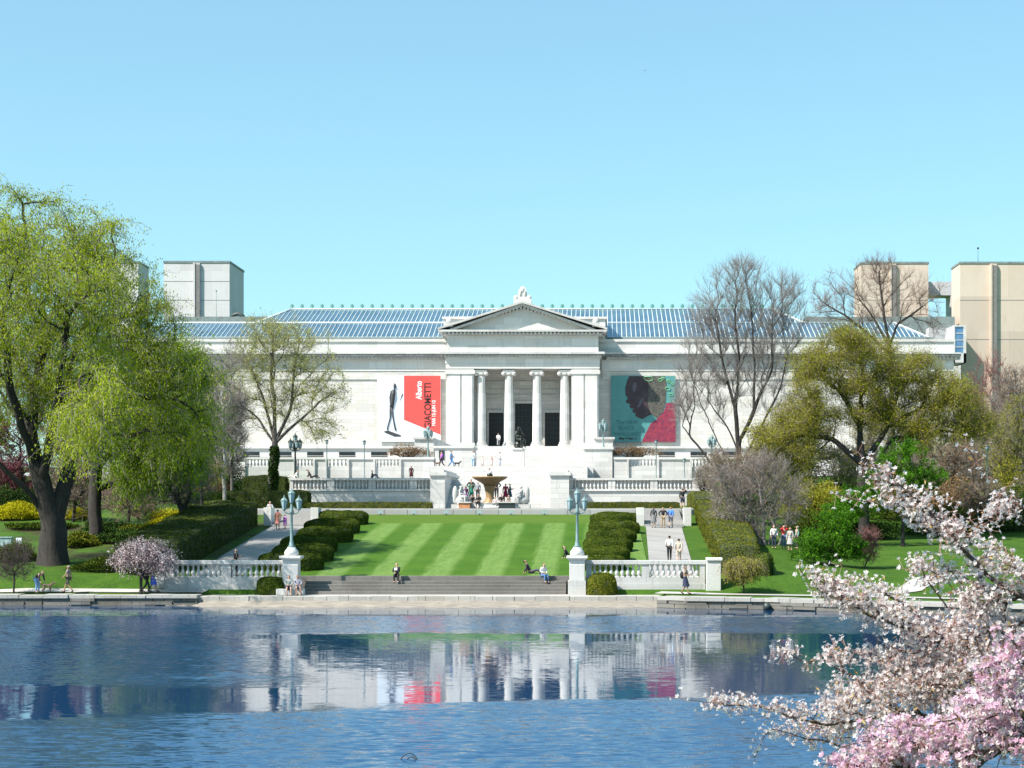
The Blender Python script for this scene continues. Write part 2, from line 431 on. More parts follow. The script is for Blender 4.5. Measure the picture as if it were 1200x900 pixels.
# ruffled sheet on the left between the calm band and the far shore
lft = math_(nt, 'SUBTRACT', 1, math_(nt, 'MULTIPLY_ADD', math_(nt, 'ADD', xx, math_(nt, 'MULTIPLY_ADD', math_(nt, 'SUBTRACT', yy, 59), .27, 10.5)), .3, .5, clamp=True))
lfy = math_(nt, 'MULTIPLY', math_(nt, 'MULTIPLY_ADD', math_(nt, 'SUBTRACT', yy, 58.5), .5, .5, clamp=True),
            math_(nt, 'MULTIPLY_ADD', math_(nt, 'MULTIPLY_ADD', math_(nt, 'SUBTRACT', yy, 84), .05, .5, clamp=True), -.55, .8))
rough = math_(nt, 'MAXIMUM', math_(nt, 'MAXIMUM', near, far), math_(nt, 'MULTIPLY', lft, lfy))
cat_ = noise(nt, coords(nt, 'Object', (.10,.55,1)), 1.0, 5, .7)
rough = math_(nt, 'ADD', rough, math_(nt, 'MULTIPLY', math_(nt, 'MULTIPLY_ADD', cat_, 4.5, -2.55, clamp=True), .22), clamp=True)
rough = math_(nt, 'MULTIPLY', rough, math_(nt, 'MULTIPLY_ADD', noise(nt, coords(nt, 'Object', (.07,.3,1)), 1.0, 5, .7), 1.2, .35, clamp=True))
def ncol(scx, scy, s, det=3):
    mp = N(nt, 'ShaderNodeMapping'); nt.links.new(pos, mp.inputs[0]); mp.inputs['Scale'].default_value = (scx, scy, 1)
    n = N(nt, 'ShaderNodeTexNoise'); n.inputs['Scale'].default_value = s; n.inputs['Detail'].default_value = det; n.inputs['Roughness'].default_value = .6
    nt.links.new(mp.outputs[0], n.inputs[0]); v = N(nt, 'ShaderNodeVectorMath', operation='SUBTRACT'); nt.links.new(n.outputs['Color'], v.inputs[0]); v.inputs[1].default_value = (.5,.5,.5)
    return v.outputs[0]
def vm(op, a, b_):
    v = N(nt, 'ShaderNodeVectorMath', operation=op)
    for i_, q_ in enumerate((a, b_)):
        if isinstance(q_, tuple): v.inputs[i_].default_value = q_
        else: nt.links.new(q_, v.inputs[3 if (op == 'SCALE' and i_ == 1) else i_])
    return v.outputs[0]
# slopes of the ripples: short steep wind ripples where the lane is ruffled, long faint swell elsewhere
fine_ = vm('MULTIPLY', ncol(.8, 2.4, 2.6, 4), (1.0, 1.5, 0))
swell = vm('MULTIPLY', ncol(.10, .8, 1.5, 4), (.008, .016, 0))
patch = noise(nt, coords(nt, 'Object', (.15,.5,1)), 1.0, 4)
amp = math_(nt, 'MULTIPLY_ADD', math_(nt, 'MULTIPLY', rough, math_(nt, 'MULTIPLY_ADD', patch, .8, .6)), .40, .026)
lean = N(nt, 'ShaderNodeCombineXYZ'); nt.links.new(math_(nt, 'MULTIPLY', rough, math_(nt, 'MULTIPLY_ADD', patch, -.075, -.03)), lean.inputs[1])
sl = vm('ADD', vm('ADD', vm('SCALE', fine_, amp), swell), lean.outputs[0])
nrm = vm('NORMALIZE', vm('ADD', sl, (0, 0, 1.0)), (0,0,0))
nt.links.new(nrm, b.inputs['Normal'])
b.inputs['Base Color'].default_value = (.009,.047,.120,1); b.inputs['Roughness'].default_value = .02; b.inputs['IOR'].default_value = 1.5  # body blue deepened to stand in for sky reflected off the ripples
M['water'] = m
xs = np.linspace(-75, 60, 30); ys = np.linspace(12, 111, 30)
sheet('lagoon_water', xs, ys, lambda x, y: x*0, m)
# ------------------------------------------------------------ the museum
U = lambda u: AX+u
ub = lambda b, u0, u1, *a: b.box(U(u0), U(u1), *a)
FY = 233.3
mus = thing('museum', 'long white marble museum with columned portico and blue glass roofs beyond the lawn', 'museum', (AX, FY, 12))
# walls: plinth, field, borders
b = MB(); W0, W1 = -54.0, 55.8
ub(b, W0, -6.26, FY, FY+30, 11, 28.05); ub(b, 6.26, W1, FY, FY+30, 11, 28.05); ub(b, -6.26, 6.26, FY, FY+30, 24.61, 28.05)
ub(b, W0+.4, -10.2, FY-.14, FY, 23.2, 24.25); ub(b, 10.2, W1-.4, FY-.14, FY, 23.2, 24.25)          # smooth border over the field
for a in (-53.6, -38, -17.6, 16.2, 38.4, 53.6): ub(b, a-.9, a+.9, FY-.12, FY, 14.55, 23.2)
b.build('wall', M['marble'], mus)
b = MB()
ub(b, W0-.3, -10.2, FY-.5, FY, 11, 14.2); ub(b, 10.2, W1+.3, FY-.5, FY, 11, 14.2)
ub(b, W0-.4, -10.2, FY-.75, FY, 14.2, 14.5); ub(b, 10.2, W1+.4, FY-.75, FY, 14.2, 14.5)
b.build('plinth', M['marble_smooth'], mus)
for i in range(26):
    u = -52+i*4.15
    if abs(u) < 11.5: continue
    b = MB(); ub(b, u-1.05, u+1.05, FY-.53, FY-.50, 12.75, 13.75)
    o = b.build('basement_window', M['window_dark'], mus)
    b = MB(); ub(b, u-1.05, u+1.05, FY-.62, FY-.53, 13.2, 13.26)
    b.build('window_bar', M['marble_smooth'], o)
b = MB()
for a, c in ((W0-.1, -10.1), (10.1, W1+.1)):
    ub(b, a, c, FY-.22, FY-.003, 24.28, 25.75)
b.build('frieze', M['marble_smooth'], mus)
b = MB(); bs = MB(); dn = MB()
for a, c in ((W0-.9, -10.3), (10.3, W1+.9)):
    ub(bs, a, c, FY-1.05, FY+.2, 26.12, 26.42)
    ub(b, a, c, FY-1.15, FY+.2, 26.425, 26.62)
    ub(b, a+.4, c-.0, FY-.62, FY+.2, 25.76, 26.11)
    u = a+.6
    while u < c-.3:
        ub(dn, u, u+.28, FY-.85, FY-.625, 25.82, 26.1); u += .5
b.build('cornice', M['cornice'], mus); bs.build('cornice_drip', M['drip_stone'], mus); dn.build('dentils', M['cornice'], mus)
b = MB(); ub(b, W0-.15, W1+.15, FY-.12, FY-.004, 26.63, 28.1); ub(b, W0-.3, W1+.3, FY-.3, FY+1.0, 28.1, 28.42)
b.build('parapet', M['marble_smooth'], mus)
b = MB(); ub(b, W0-.2, W1+.2, FY+.9, FY+30.4, 28.06, 28.2); b.build('roof_slab', M['lead'], mus)

# glass roofs
YR0, YR1, YR2 = FY+1.4, 242.1, 250.5
ZR0, ZR1, ZR2 = 28.75, 31.5, 34.3
YB2, YB1, YB0 = 250.9, 259.3, 262.8
lo0 = (U(-52), U(53.0)); lo1 = (U(-48.5), U(49.6)); hi1 = (U(-36.5), U(37.4)); hi2 = (U(-33.2), U(34.0))
b = MB()
b.add([(lo0[0],YR0,ZR0),(lo0[1],YR0,ZR0),(lo1[1],YR1,ZR1),(lo1[0],YR1,ZR1),(lo0[0],YB0,ZR0),(lo0[1],YB0,ZR0),(lo1[1],YB1,ZR1),(lo1[0],YB1,ZR1)],
      [(0,1,2,3),(5,4,7,6),(4,0,3,7),(1,5,6,2)])
b.add([(hi1[0],YR1,ZR1),(hi1[1],YR1,ZR1),(hi2[1],YR2,ZR2),(hi2[0],YR2,ZR2),(hi1[0],YB1,ZR1),(hi1[1],YB1,ZR1),(hi2[1],YB2,ZR2),(hi2[0],YB2,ZR2)],
      [(0,1,2,3),(5,4,7,6),(4,0,3,7),(1,5,6,2),(3,2,6,7)])
gr = b.build('glass_roof', M['glass'], mus)
b = MB(); ub(b, -52.6, 53.6, YR0-.15, YR0+.1, 28.42, 28.85); 
b.build('roof_gutter', M['lead'], mus)
b = MB(); b.box(lo1[0], hi1[0]-.2, YR1+.3, YB1-.3, ZR1-.3, ZR1+.02); b.build('flat_roof', M['lead'], mus); b = MB(); b.box(hi1[1]+.2, lo1[1], YR1+.3, YB1-.3, ZR1-.3, ZR1+.02)
b.build('flat_roof', M['lead'], mus)
b = MB(); w = .045; d = .1
def bar(p, q, r=w):
    b.tube([p, q], r, 4)
u = lo0[0]+.3; step = .62
while u < lo0[1]:
    if lo1[0] < u < lo1[1]: yt, zt = YR1, ZR1
    else:
        t = (u-lo0[0])/(lo1[0]-lo0[0]) if u < lo1[0] else (lo0[1]-u)/(lo0[1]-lo1[1])
        yt, zt = YR0+(YR1-YR0)*t, ZR0+(ZR1-ZR0)*t
    bar((u, YR0, ZR0+.05), (u, yt, zt+.05))
    if hi1[0]+.2 < u < hi1[1]-.2:
        if hi2[0] < u < hi2[1]: yt, zt = YR2, ZR2
        else:
            t = (u-hi1[0])/(hi2[0]-hi1[0]) if u < hi2[0] else (hi1[1]-u)/(hi1[1]-hi2[1])
            yt, zt = YR1+(YR2-YR1)*t, ZR1+(ZR2-ZR1)*t
        bar((u, YR1, ZR1+.05), (u, yt, zt+.05))
    u += step
for (ya, za, yb_, zb) in ((YR0,ZR0,YR1,ZR1),(YR1,ZR1,YR2,ZR2)):
    a_, c_ = (lo0, lo1) if ya == YR0 else (hi1, hi2)
    for t in ():
        bar((a_[0]+(c_[0]-a_[0])*t, ya+(yb_-ya)*t, za+(zb-za)*t+.06), (a_[1]+(c_[1]-a_[1])*t, ya+(yb_-ya)*t, za+(zb-za)*t+.06), .035)
for p, q, r in ((( lo0[0],YR0,ZR0),(lo1[0],YR1,ZR1),.13),((lo0[1],YR0,ZR0),(lo1[1],YR1,ZR1),.13),((hi1[0],YR1,ZR1),(hi2[0],YR2,ZR2),.14),((hi1[1],YR1,ZR1),(hi2[1],YR2,ZR2),.14),
                ((lo1[0],YR1,ZR1),(lo1[1],YR1,ZR1),.09),((hi2[0],YR2,ZR2),(hi2[1],YR2,ZR2),.10),((lo0[0],YR0,ZR0),(lo0[1],YR0,ZR0),.08)):
    bar((p[0],p[1],p[2]+.06), (q[0],q[1],q[2]+.06), r)
b.build('glazing_bars', M['bar'], mus)
# palmettes along the ridge
b = MB(); b.box(-.3,.3,-.14,.14,0,.16); b.add([(0,-.1,.16),(.3,0,.36),(.2,0,.62),(0,0,.78),(-.2,0,.62),(-.3,0,.36),(0,.1,.16)],
      [(0,1,2),(0,2,3),(0,3,4),(0,4,5),(6,2,1),(6,3,2),(6,4,3),(6,5,4),(0,6,1),(0,5,6)])
pm = b.mesh('ridge_ornament', M['copper'])
n = 49; O = ORG[mus.name]
for i in range(n):
    o = put('ridge_ornament', pm, mus); o.location = Vector((hi2[0]+(hi2[1]-hi2[0])*i/(n-1), (YR2+YB2)/2, ZR2+.05))-O

# portico
PYF = 229.5
for s in (-1, 1):
    b = MB(); a, c = (s*9.75, s*6.25)
    ub(b, min(a,c), max(a,c), PYF, FY, 14.3, 24.28)
    ub(b, min(s*9.55,s*8.0), max(s*9.55,s*8.0), PYF-.14, PYF, 14.8, 23.6)      # pilaster face
    ub(b, min(s*7.8,s*6.45), max(s*7.8,s*6.45), PYF-.14, PYF, 14.8, 23.6)
    ub(b, min(s*9.9,s*6.1), max(s*9.9,s*6.1), PYF-.3, PYF-.003, 14.3, 14.8)
    ub(b, min(s*9.9,s*6.1), max(s*9.9,s*6.1), PYF-.26, PYF-.004, 23.6, 24.1)
    b.build('portico_pier', M['marble_smooth'], mus)
b = MB(); RY = 233.9
ub(b, -6.25, 6.25, RY, RY+.5, 14.3, 25)
ub(b, -6.25, 6.25, RY-.14, RY, 20.9, 21.25)
for c in (-3.65, 0, 3.65):
    for (a0, a1, z0, z1) in ((c-1.35, c+1.35, 21.75, 21.95), (c-1.35, c+1.35, 22.85, 23.05), (c-1.35, c-1.15, 21.95, 22.85), (c+1.15, c+1.35, 21.95, 22.85)):
        ub(b, a0, a1, RY-.12, RY, z0, z1)
    w_, h_ = (1.2, 20.1) if c == 0 else (.95, 18.9)
    for s in (-1, 1): ub(b, c+s*w_, c+s*(w_+.28), RY-.16, RY, 14.3, h_)
    ub(b, c-w_-.28, c+w_+.28, RY-.2, RY, h_, h_+.35)
b.build('recess_wall', M['marble'], mus)
b = MB(); ub(b, -6.25, 6.25, PYF+.4, RY, 24.29, 24.6); b.build('portico_ceiling', M['marble_smooth'], mus)
for c, w_, h_ in ((-3.65,.95,18.9),(0,1.2,20.1),(3.65,.95,18.9)):
    b = MB(); ub(b, c-w_, c+w_, RY-.06, RY-.01, 14.3, h_)
    o = b.build('door', M['door'], mus)
    b = MB()
    for k in range(1, 5): ub(b, c-w_+2*w_*k/5-.03, c-w_+2*w_*k/5+.03, RY-.1, RY-.06, 14.4, h_)
    for k in range(1, 7): ub(b, c-w_, c+w_, RY-.095, RY-.062, 14.3+(h_-14.3)*k/7-.04, 14.3+(h_-14.3)*k/7+.04)
    b.build('door_grille', M['door_bar'], o)
# ionic columns
prof = [(.60,0)]+[(.60-.11*(t**1.6), t*8.5) for t in [i/8 for i in range(1, 9)]]
sh = MB(); NF = 20; vs = []
for r, z in prof:
    for k in range(NF*2):
        t = math.pi*k/NF; q = r*(1 if k % 2 else .93); vs.append((q*math.cos(t), q*math.sin(t), z))
L = NF*2; sh.add(vs, [(i*L+k, i*L+(k+1) % L, (i+1)*L+(k+1) % L, (i+1)*L+k) for i in range(len(prof)-1) for k in range(L)], 0, False)
shm = sh.mesh('shaft', M['marble_smooth'])
bb = MB(); bb.lathe([(.84,0),(.84,.2)], n=4, sq=True, sm=False); bb.lathe([(.80,.2),(.82,.29),(.78,.38),(.66,.42),(.66,.48),(.72,.53),(.70,.6),(.61,.64)], n=24)
bbm = bb.mesh('base', M['marble_smooth'])
cp = MB(); cp.lathe([(.52,0),(.56,.1),(.64,.2),(.6,.3)], n=24); cp.box(-.72,.72,-.66,.66,.52,.72); cp.box(-.66,.66,-.6,.6,.3,.52)
for s in (-1, 1):
    cp.tube([(s*.66,-.62,.22),(s*.66,.62,.22)], .27, 14); cp.tube([(s*.66,-.66,.22),(s*.66,-.62,.22)], .12, 10)
cpm = cp.mesh('capital', M['marble_smooth'])
for i, u in enumerate((-5.35,-1.8,1.8,5.35)):
    o = bpy.data.objects.new('column', None); reg(o, mus); o.location = Vector((U(u), PYF+.75, 14.3))-O; o.empty_display_size = .3
    for nme, me, z in (('base', bbm, 0), ('shaft', shm, .62), ('capital', cpm, 9.15)):
        c = put(nme, me, o); c.location = (0,0,z); 
# entablatures and pediment
b = MB(); ub(b, -9.85, 9.85, PYF-.06, FY+.5, 24.30, 24.95); ub(b, -9.92, 9.92, PYF-.12, FY+.5, 24.955, 25.75)
b.build('architrave', M['marble_smooth'], mus)
b = MB(); ub(b, -10.5, 10.5, PYF-.85, FY+.5, 26.12, 26.4); ub(b, -10.1, 10.1, PYF-.4, FY+.5, 25.76, 26.02)
b.build('lower_cornice', M['cornice'], mus)
b = MB(); ub(b, -10.45, 10.45, PYF-.8, FY+.5, 26.025, 26.115); b.build('cornice_drip', M['drip_stone'], mus)
b = MB(); ub(b, -9.7, 9.7, PYF, FY+5, 26.41, 28.55); b.build('attic_wall', M['marble_smooth'], mus)
b = MB(); ub(b, -10.2, 10.2, PYF-.45, FY+5, 28.56, 28.85); ub(b, -10.75, 10.75, PYF-.95, FY+5, 28.95, 29.2)
b.build('pediment_cornice', M['marble_old'], mus)
b = MB()
for zz, yy_ in ((25.8, PYF-.62), (28.62, PYF-.7)):
    u = -10
    while u < 9.8: ub(b, u, u+.26, yy_, PYF-.2, zz, zz+.22 if zz < 27 else 28.945); u += .5
b.build('dentils', M['cornice'], mus)
AP = 32.6
b = MB()
b.prism([(U(-9.9),29.21),(U(9.9),29.21),(U(0),AP-.55)], PYF+.25, PYF+.8)
b.build('tympanum', M['marble_smooth'], mus)
b = MB(); bd = MB()
for s in (-1, 1):
    def rake(o0, o1, y0, y1, bb_, e=10.8):
        pts = [(U(s*e), 29.21+o0), (U(s*e), 29.21+o1), (U(0), AP+o1), (U(0), AP+o0)]
        bb_.prism(pts if s > 0 else pts[::-1], y0, y1)
    rake(-.0, .25, PYF-.95, FY+5, b); rake(-.32, -.005, PYF-.55, PYF+.5, b, 9.6)
    for k in range(20):
        t = (k+.5)/20; x = s*9.3*(1-t); z = 29.21+(AP-29.21)*(1-abs(x)/10.8)-.36-.18
        ub(bd, x-.13, x+.13, PYF-.42, PYF+.24, z, z+.24)
b.build('raking_cornice', M['marble_old'], mus); bd.build('raking_dentils', M['cornice'], mus)
b = MB(); ub(b, -10.4, 10.6, FY-.6, FY+7, 28.0, 31.0); ub(b, -10.6, 10.8, FY-.8, FY+7.2, 31.0, 31.3); b.build('attic_block', M['marble_smooth'], mus)
b = MB(); ub(b, -1.15, 1.15, PYF-.75, PYF+.3, AP-.1, AP+.5)
b.prism([(U(x), AP+z) for x, z in ((-1.15,.5),(1.15,.5),(.95,.8),(.6,1.05),(.5,1.7),(.28,2.1),(0,2.25),(-.28,2.1),(-.5,1.7),(-.6,1.05),(-.95,.8))], PYF-.5, PYF)
for s in (-1,1): b.ball((U(s*.85), PYF-.4, AP+.75), (.3,.2,.3)); b.ball((U(s*.3), PYF-.5, AP+1.3), (.18,.15,.4))
b.ball((U(0), PYF-.55, AP+1.7), (.22,.15,.28))
b.build('acroterion', M['marble_smooth'], mus)
for s in (-1,1):
    b = MB(); ub(b, s*9.4-.5, s*9.4+.5, PYF-.5, PYF+.5, 29.6, 30.1); b.ball((U(s*9.4), PYF, 30.4), (.45,.3,.5)); b.build('corner_acroterion', M['marble_old'], mus)
# floor and steps of the portico
st = thing('portico_stairs', 'wide white marble stairs climbing from the terrace to the museum columns', 'stairs', (AX, 216, 10.8))
b = MB(); n = 24
for i in range(n):
    z1 = 10.8+(14.3-10.8)*(i+1)/n; y0 = 216.3+i*.5
    ub(b, -9.2, 9.2, y0, y0+.5 if i < n-1 else 235.2, 9, z1)
b.build('steps', M['terrace'], st)
b = MB(); ub(b, -9.2, 9.2, 193.5, 216.29, 6, 10.78); b.build('landing', M['terrace'], st)
for s in (-1, 1):
    b = MB(); ub(b, min(s*9.21,s*11.4), max(s*9.21,s*11.4), 206, PYF+3, 9, 14.25); ub(b, min(s*9.21,s*11.6), max(s*9.21,s*11.6), 205.8, PYF+2.5, 14.25, 14.5)
    b.build('stair_wall', M['terrace'], st)
# left block beside the stairs, dark plaque on it
o = thing('stair_block', 'big white marble block left of the stairs with a small dark plaque', 'stone block', (U(-6.4), 200, 9.5))
b = MB(); ub(b, -8.5, -4.3, 200, 206, 9.3, 13.0); b.build('block', M['terrace'], o)
b = MB(); ub(b, -8.7, -4.15, 199.85, 206.2, 13.0, 13.25); b.build('coping', M['marble_smooth'], o)
b = MB(); ub(b, -8.05, -7.45, 199.94, 199.997, 11.7, 12.75); b.build('plaque', M['window_dark'], o)
o = thing('stair_block', 'stepped white marble block right of the stairs beside the teal lamp', 'stone block', (U(9.5), 201, 9.5))
b = MB(); ub(b, 8.2, 11.3, 200.5, 205.9, 9.3, 12.9); b.build('block', M['terrace'], o)
b = MB(); ub(b, 8.05, 11.45, 200.35, 205.79, 12.9, 13.15); b.build('coping', M['marble_smooth'], o)

# lower grand stairs between the fountain and the landing
st = thing('grand_stairs', 'broad white marble stairs behind the fountain, between two square piers', 'stairs', (AX, 172, 6.1))
b = MB(); n = 18
for i in range(n):
    ub(b, -4.8, 5.2, 171.6+i*.42, 171.6+(i+1)*.42 if i < n-1 else 186, 5, 6.1+2.9*(i+1)/n)
for i in range(11):
    ub(b, -8.6, 8.6, 186+i*.5, 186+(i+1)*.5 if i < 10 else 193.49, 6, 9.0+1.75*(i+1)/11)
b.build('steps', M['terrace'], st)
for s, a, c in ((-1,-6.2,-4.81),(1,5.21,7.0)):
    b = MB(); ub(b, a, c, 170.4, 186, 5, 9.3); b.build('pier', M['terrace'], st)
    b = MB(); ub(b, a-.15, c+.15, 170.2, 186.1, 9.3, 9.62); ub(b, a+.1, c-.1, 170.45, 185.8, 9.62, 9.85); b.build('pier_cap', M['marble_smooth'], st)

# baluster stock
def bal_mesh(name, h, r, mm):
    b = MB(); b.lathe([(r*.95,0),(r*.95,h*.1)], n=4, sq=True, sm=False)
    b.lathe([(r*.55,h*.1),(r*.62,h*.15),(r*.95,h*.27),(r*1.0,h*.36),(r*.78,h*.5),(r*.48,h*.66),(r*.42,h*.76),(r*.62,h*.80),(r*.5,h*.86),(r*.8,h*.9)], n=12)
    b.lathe([(r*.95,h*.9),(r*.95,h)], n=4, sq=True, sm=False)
    return b.mesh(name, mm)
def balustrade(name, label, y, secs, z0, zb, zt, zc, m, r=.13, sp=.34, depth=.42, group=None, walls=(), bot=None):
    """secs: list of (x0,x1) open sections with balusters; walls: (x0,x1) solid; z0 foot, zb baluster foot, zt baluster top, zc coping top"""
    allx = [a for s_ in list(secs)+list(walls) for a in s_]; xa, xb = min(allx), max(allx)
    t = thing(name, label, 'balustrade', ((xa+xb)/2, y+depth/2, z0), group)
    O_ = ORG[t.name]
    b = MB(); b.box(xa, xb, y-.03, y+depth+.03, z0, zb); b.box(xa-.03, xb+.03, y-.09, y+depth+.09, z0-.3, z0+.22); b.build('plinth', M[m], t)
    b = MB(); b.box(xa-.06, xb+.06, y-.08, y+depth+.08, zt, zc); b.build('coping', M[m+'_smooth'] if m+'_smooth' in M else M[m], t, bevel=.03)
    for a, c in walls:
        b = MB(); b.box(a, c, y, y+depth, zb, zt); b.build('pier', M[m], t)
    me = bal_mesh('baluster', zt-zb, r, M['marble_smooth'])
    for a, c in secs:
        n = max(1, int(round((c-a)/sp)))
        for i in range(n):
            o = put('baluster', me, t); o.location = Vector((a+(c-a)*(i+.5)/n, y+depth/2, zb))-O_
    return t
# lower terrace wall
for s, xa, xb, lab in ((-1, U(-19.9), U(-6.21), 'long white retaining wall with balustrade left of the fountain'), (1, U(7.01), U(21), 'long white retaining wall with balustrade right of the fountain')):
    w = thing('terrace_wall', lab, 'wall', ((xa+xb)/2, 172, 6.3))
    b = MB(); b.box(xa, xb, 172.2, 173.1, 5.4, 7.85); b.build('wall', M['terrace'], w)
    b = MB(); b.box(xa, xb, 172.05, 173.15, 7.852, 8.02); b.build('moulding', M['marble_smooth'], w)
    b = MB(); b.box(xa, xb, 172.12, 173.1, 8.9, 9.1); b.build('coping', M['marble_smooth'], w)
    b = MB(); b.box(xa, xb, 172.5, 173.02, 8.022, 8.898, ); 
    b.build('parapet', M['terrace'], w)
    me = bal_mesh('baluster', .877, .1, M['marble_smooth']); O_ = ORG[w.name]
    n = int((xb-xa)/.36)
    for i in range(n):
        if i % 11 in (0, 10): 
            b = MB(); x = xa+(xb-xa)*(i+.5)/n; b.box(x-.17, x+.17, 172.2, 172.498, 8.022, 8.898); b.build('pier', M['terrace'], w); continue
        o = put('baluster', me, w); o.location = Vector((xa+(xb-xa)*(i+.5)/n, 172.34, 8.022))-O_
# upper terrace balustrades (Y=200)
def upper(x0, x1, opens, label):
    w = thing('upper_terrace_wall', label, 'wall', ((x0+x1)/2, 200, 9.5))
    b = MB(); b.box(x0, x1, 200, 200.6, 9.2, 10.9); b.build('wall', M['terrace'], w)
    b = MB(); b.box(x0-.05, x1+.05, 199.88, 200.7, 11.75, 12.0); b.build('coping', M['marble_smooth'], w)
    xs_ = [x0]+[v for o_ in opens for v in o_]+[x1]
    for i in range(0, len(xs_), 2):
        b = MB(); b.box(xs_[i], xs_[i+1], 200.02, 200.58, 10.902, 11.748); b.build('pier', M['terrace'], w)
    for o_ in opens:
        b = MB(); b.box(o_[0]-.22, o_[0]-.02, 199.8, 200.02, 9.2, 11.74); b.box(o_[1]+.02, o_[1]+.22, 199.8, 200.02, 9.2, 11.74); b.build('pilaster', M['terrace'], w)
    me = bal_mesh('baluster', .846, .12, M['marble_smooth']); O_ = ORG[w.name]
    for a, c in opens:
        n = int(round((c-a)/.4))
        for i in range(n):
            o = put('baluster', me, w); o.location = Vector((a+(c-a)*(i+.5)/n, 200.3, 10.902))-O_
s = 10.5
upper(X(255,s), U(-8.6), [(X(a,s), X(c,s)) for a, c in ((288,316),(347,367),(384,407),(440,468))], 'white upper terrace wall left of the stairs with four open baluster sections')
upper(U(11.5), X(880,s), [(X(a,s), X(c,s)) for a, c in ((737,770),(811,836))], 'white upper terrace wall right of the stairs with two open baluster sections')
# plaza, edging
for xa_, xb_ in ((-29.5, U(-6.3)), (U(7.1), 9.5)): sheet('bounce_paving', np.linspace(xa_, xb_, 14), np.linspace(173.2, 199.8, 14), lambda x, y: gz(x, y, False)+.05, M['ledge'])  # pale floor added over the grass to cut green bounce on the upper wall
sheet('bounce_paving', np.linspace(-70, 60, 50), np.linspace(200.7, 233.2, 14), lambda x, y: gz(x, y, False)+.05, M['ledge'])  # hidden pale strip, added to keep green grass bounce off the facade
b = MB(); ub(b, -21, 21, 157.6, 171.5, 5, 6.12); tag(b.build('plaza', M['ledge']), kind='structure')
b = MB(); x = U(-20.9)
while x < U(20.9):
    b.box(x+.01, x+1.98, 157.0, 157.58, 4.8, 6.02); x += 2
o = b.build('kerb', M['ledge'], bevel=.02); tag(o, kind='structure')

# ------------------------------------------------------------ lakeside steps, piers, balustrades
st = thing('lakeside_steps', 'weathered dark stone steps between the two lamp pedestals at the water', 'steps', (AX, 112.5, .55))
b = MB()
for i in range(4):
    b.box(-18.7, -2.2, 112.25+i*.36, 112.25+(i+1)*.36 if i < 3 else 114.0, -.3, .55+.20*(i+1))
b.build('steps', M['step_stone'], st, bevel=.015)
b = MB(); b.box(-23.2, 2.9, 113.86, 114.25, 0, 1.66); tag(b.build('low_wall', M['step_stone'], bevel=.02), 'low dark stone wall along the bottom edge of the lawn', 'wall')
def pedestal(x, lab):
    t = thing('lamp_pedestal', lab, 'pedestal', (x, 112.0, .55), 'lamp pedestals at the lakeside steps')
    b = MB(); b.box(x-.56, x+.56, 111.44, 112.56, .4, 1.45); b.build('base', M['marble_old'], t, bevel=.02)
    b = MB(); b.box(x-.48, x+.48, 111.52, 112.48, 1.45, 2.72); b.build('shaft', M['marble_smooth'], t, bevel=.02)
    b = MB(); b.box(x-.66, x+.66, 111.34, 112.66, 2.82, 2.98); b.box(x-.56, x+.56, 111.44, 112.56, 2.72, 2.82); b.build('cap', M['marble_smooth'], t, bevel=.02)
    b = MB(); b.lathe([(.44,2.98),(.44,3.2),(.40,3.3),(.30,3.4),(.26,3.5)], (x,112,0), 20); b.build('plinth', M['marble_smooth'], t)
PEDX = (-19.35, -1.5)
pedestal(PEDX[0], 'shaded stone pedestal left of the lakeside steps, two women sitting against it')
pedestal(PEDX[1], 'bright sunlit stone pedestal right of the lakeside steps')
def lantern(b_, g_, c, k=1.0):
    x, y, z = c
    b_.lathe([(.03,0),(.12,.06),(.13,.1)], c, 6); b_.lathe([(.24*k,.62*k),(.25*k,.67*k),(.14*k,.8*k),(.06*k,.86*k),(.03,.98*k),(.01,1.05*k)], c, 6, sm=False)
    g_.lathe([(.13*k,.1),(.21*k,.62*k)], c, 6, sm=False)
    for i in range(6):
        t = 2*math.pi*(i+.5)/6
        b_.tube([(x+.135*k*math.cos(t), y+.135*k*math.sin(t), z+.1),(x+.22*k*math.cos(t), y+.22*k*math.sin(t), z+.63*k)], .018, 4)
def lamp3(x, y, z, lab, hgt=2.1, k=1.0, m='verdigris', n=2, group='verdigris lamps with several lanterns', name='street_lamp'):
    t = thing(name, lab, 'lamp', (x, y, z), group)
    b = MB(); b.lathe([(.22*k,0),(.24*k,.06),(.15*k,.14),(.14*k,.3),(.10*k,.4),(.085*k,hgt*.6),(.075*k,hgt),(.13*k,hgt+.05),(.15*k,hgt+.15),(.09*k,hgt+.3),(.05,hgt+.8*k),(.04,hgt+.95*k)], (x,y,z), 12)
    b.build('post', M[m], t)
    for i in range(n):
        a = math.pi*2*i/n+(0 if n == 2 else .5); dx, dy = math.cos(a)*.46*k, math.sin(a)*.46*k
        b = MB(); g = MB()
        b.tube([(x,y,z+hgt),(x+dx*.5,y+dy*.5,z+hgt+.02),(x+dx*.9,y+dy*.9,z+hgt+.10),(x+dx,y+dy,z+hgt+.22)], [.05,.045,.04,.04], 6)
        b.tube([(x,y,z+hgt+.5*k),(x+dx*.5,y+dy*.5,z+hgt+.32*k),(x+dx,y+dy,z+hgt+.24)], .025, 5)
        ao = b.build('arm', M[m], t)
        b = MB(); lantern(b, g, (x+dx,y+dy,z+hgt+.2), .95*k)
        fo = b.build('lantern', M[m], t); g.build('glass', M['lantern_glass'], fo)
    b = MB(); g = MB(); lantern(b, g, (x,y,z+hgt+.62*k), k); fo = b.build('lantern', M[m], t); g.build('glass', M['lantern_glass'], fo)
    return t
lamp3(PEDX[0], 112, 3.5, 'pale verdigris lamp with three lanterns on the left lakeside pedestal')
lamp3(PEDX[1], 112, 3.5, 'pale verdigris lamp with three lanterns on the right lakeside pedestal')
s = 10.3
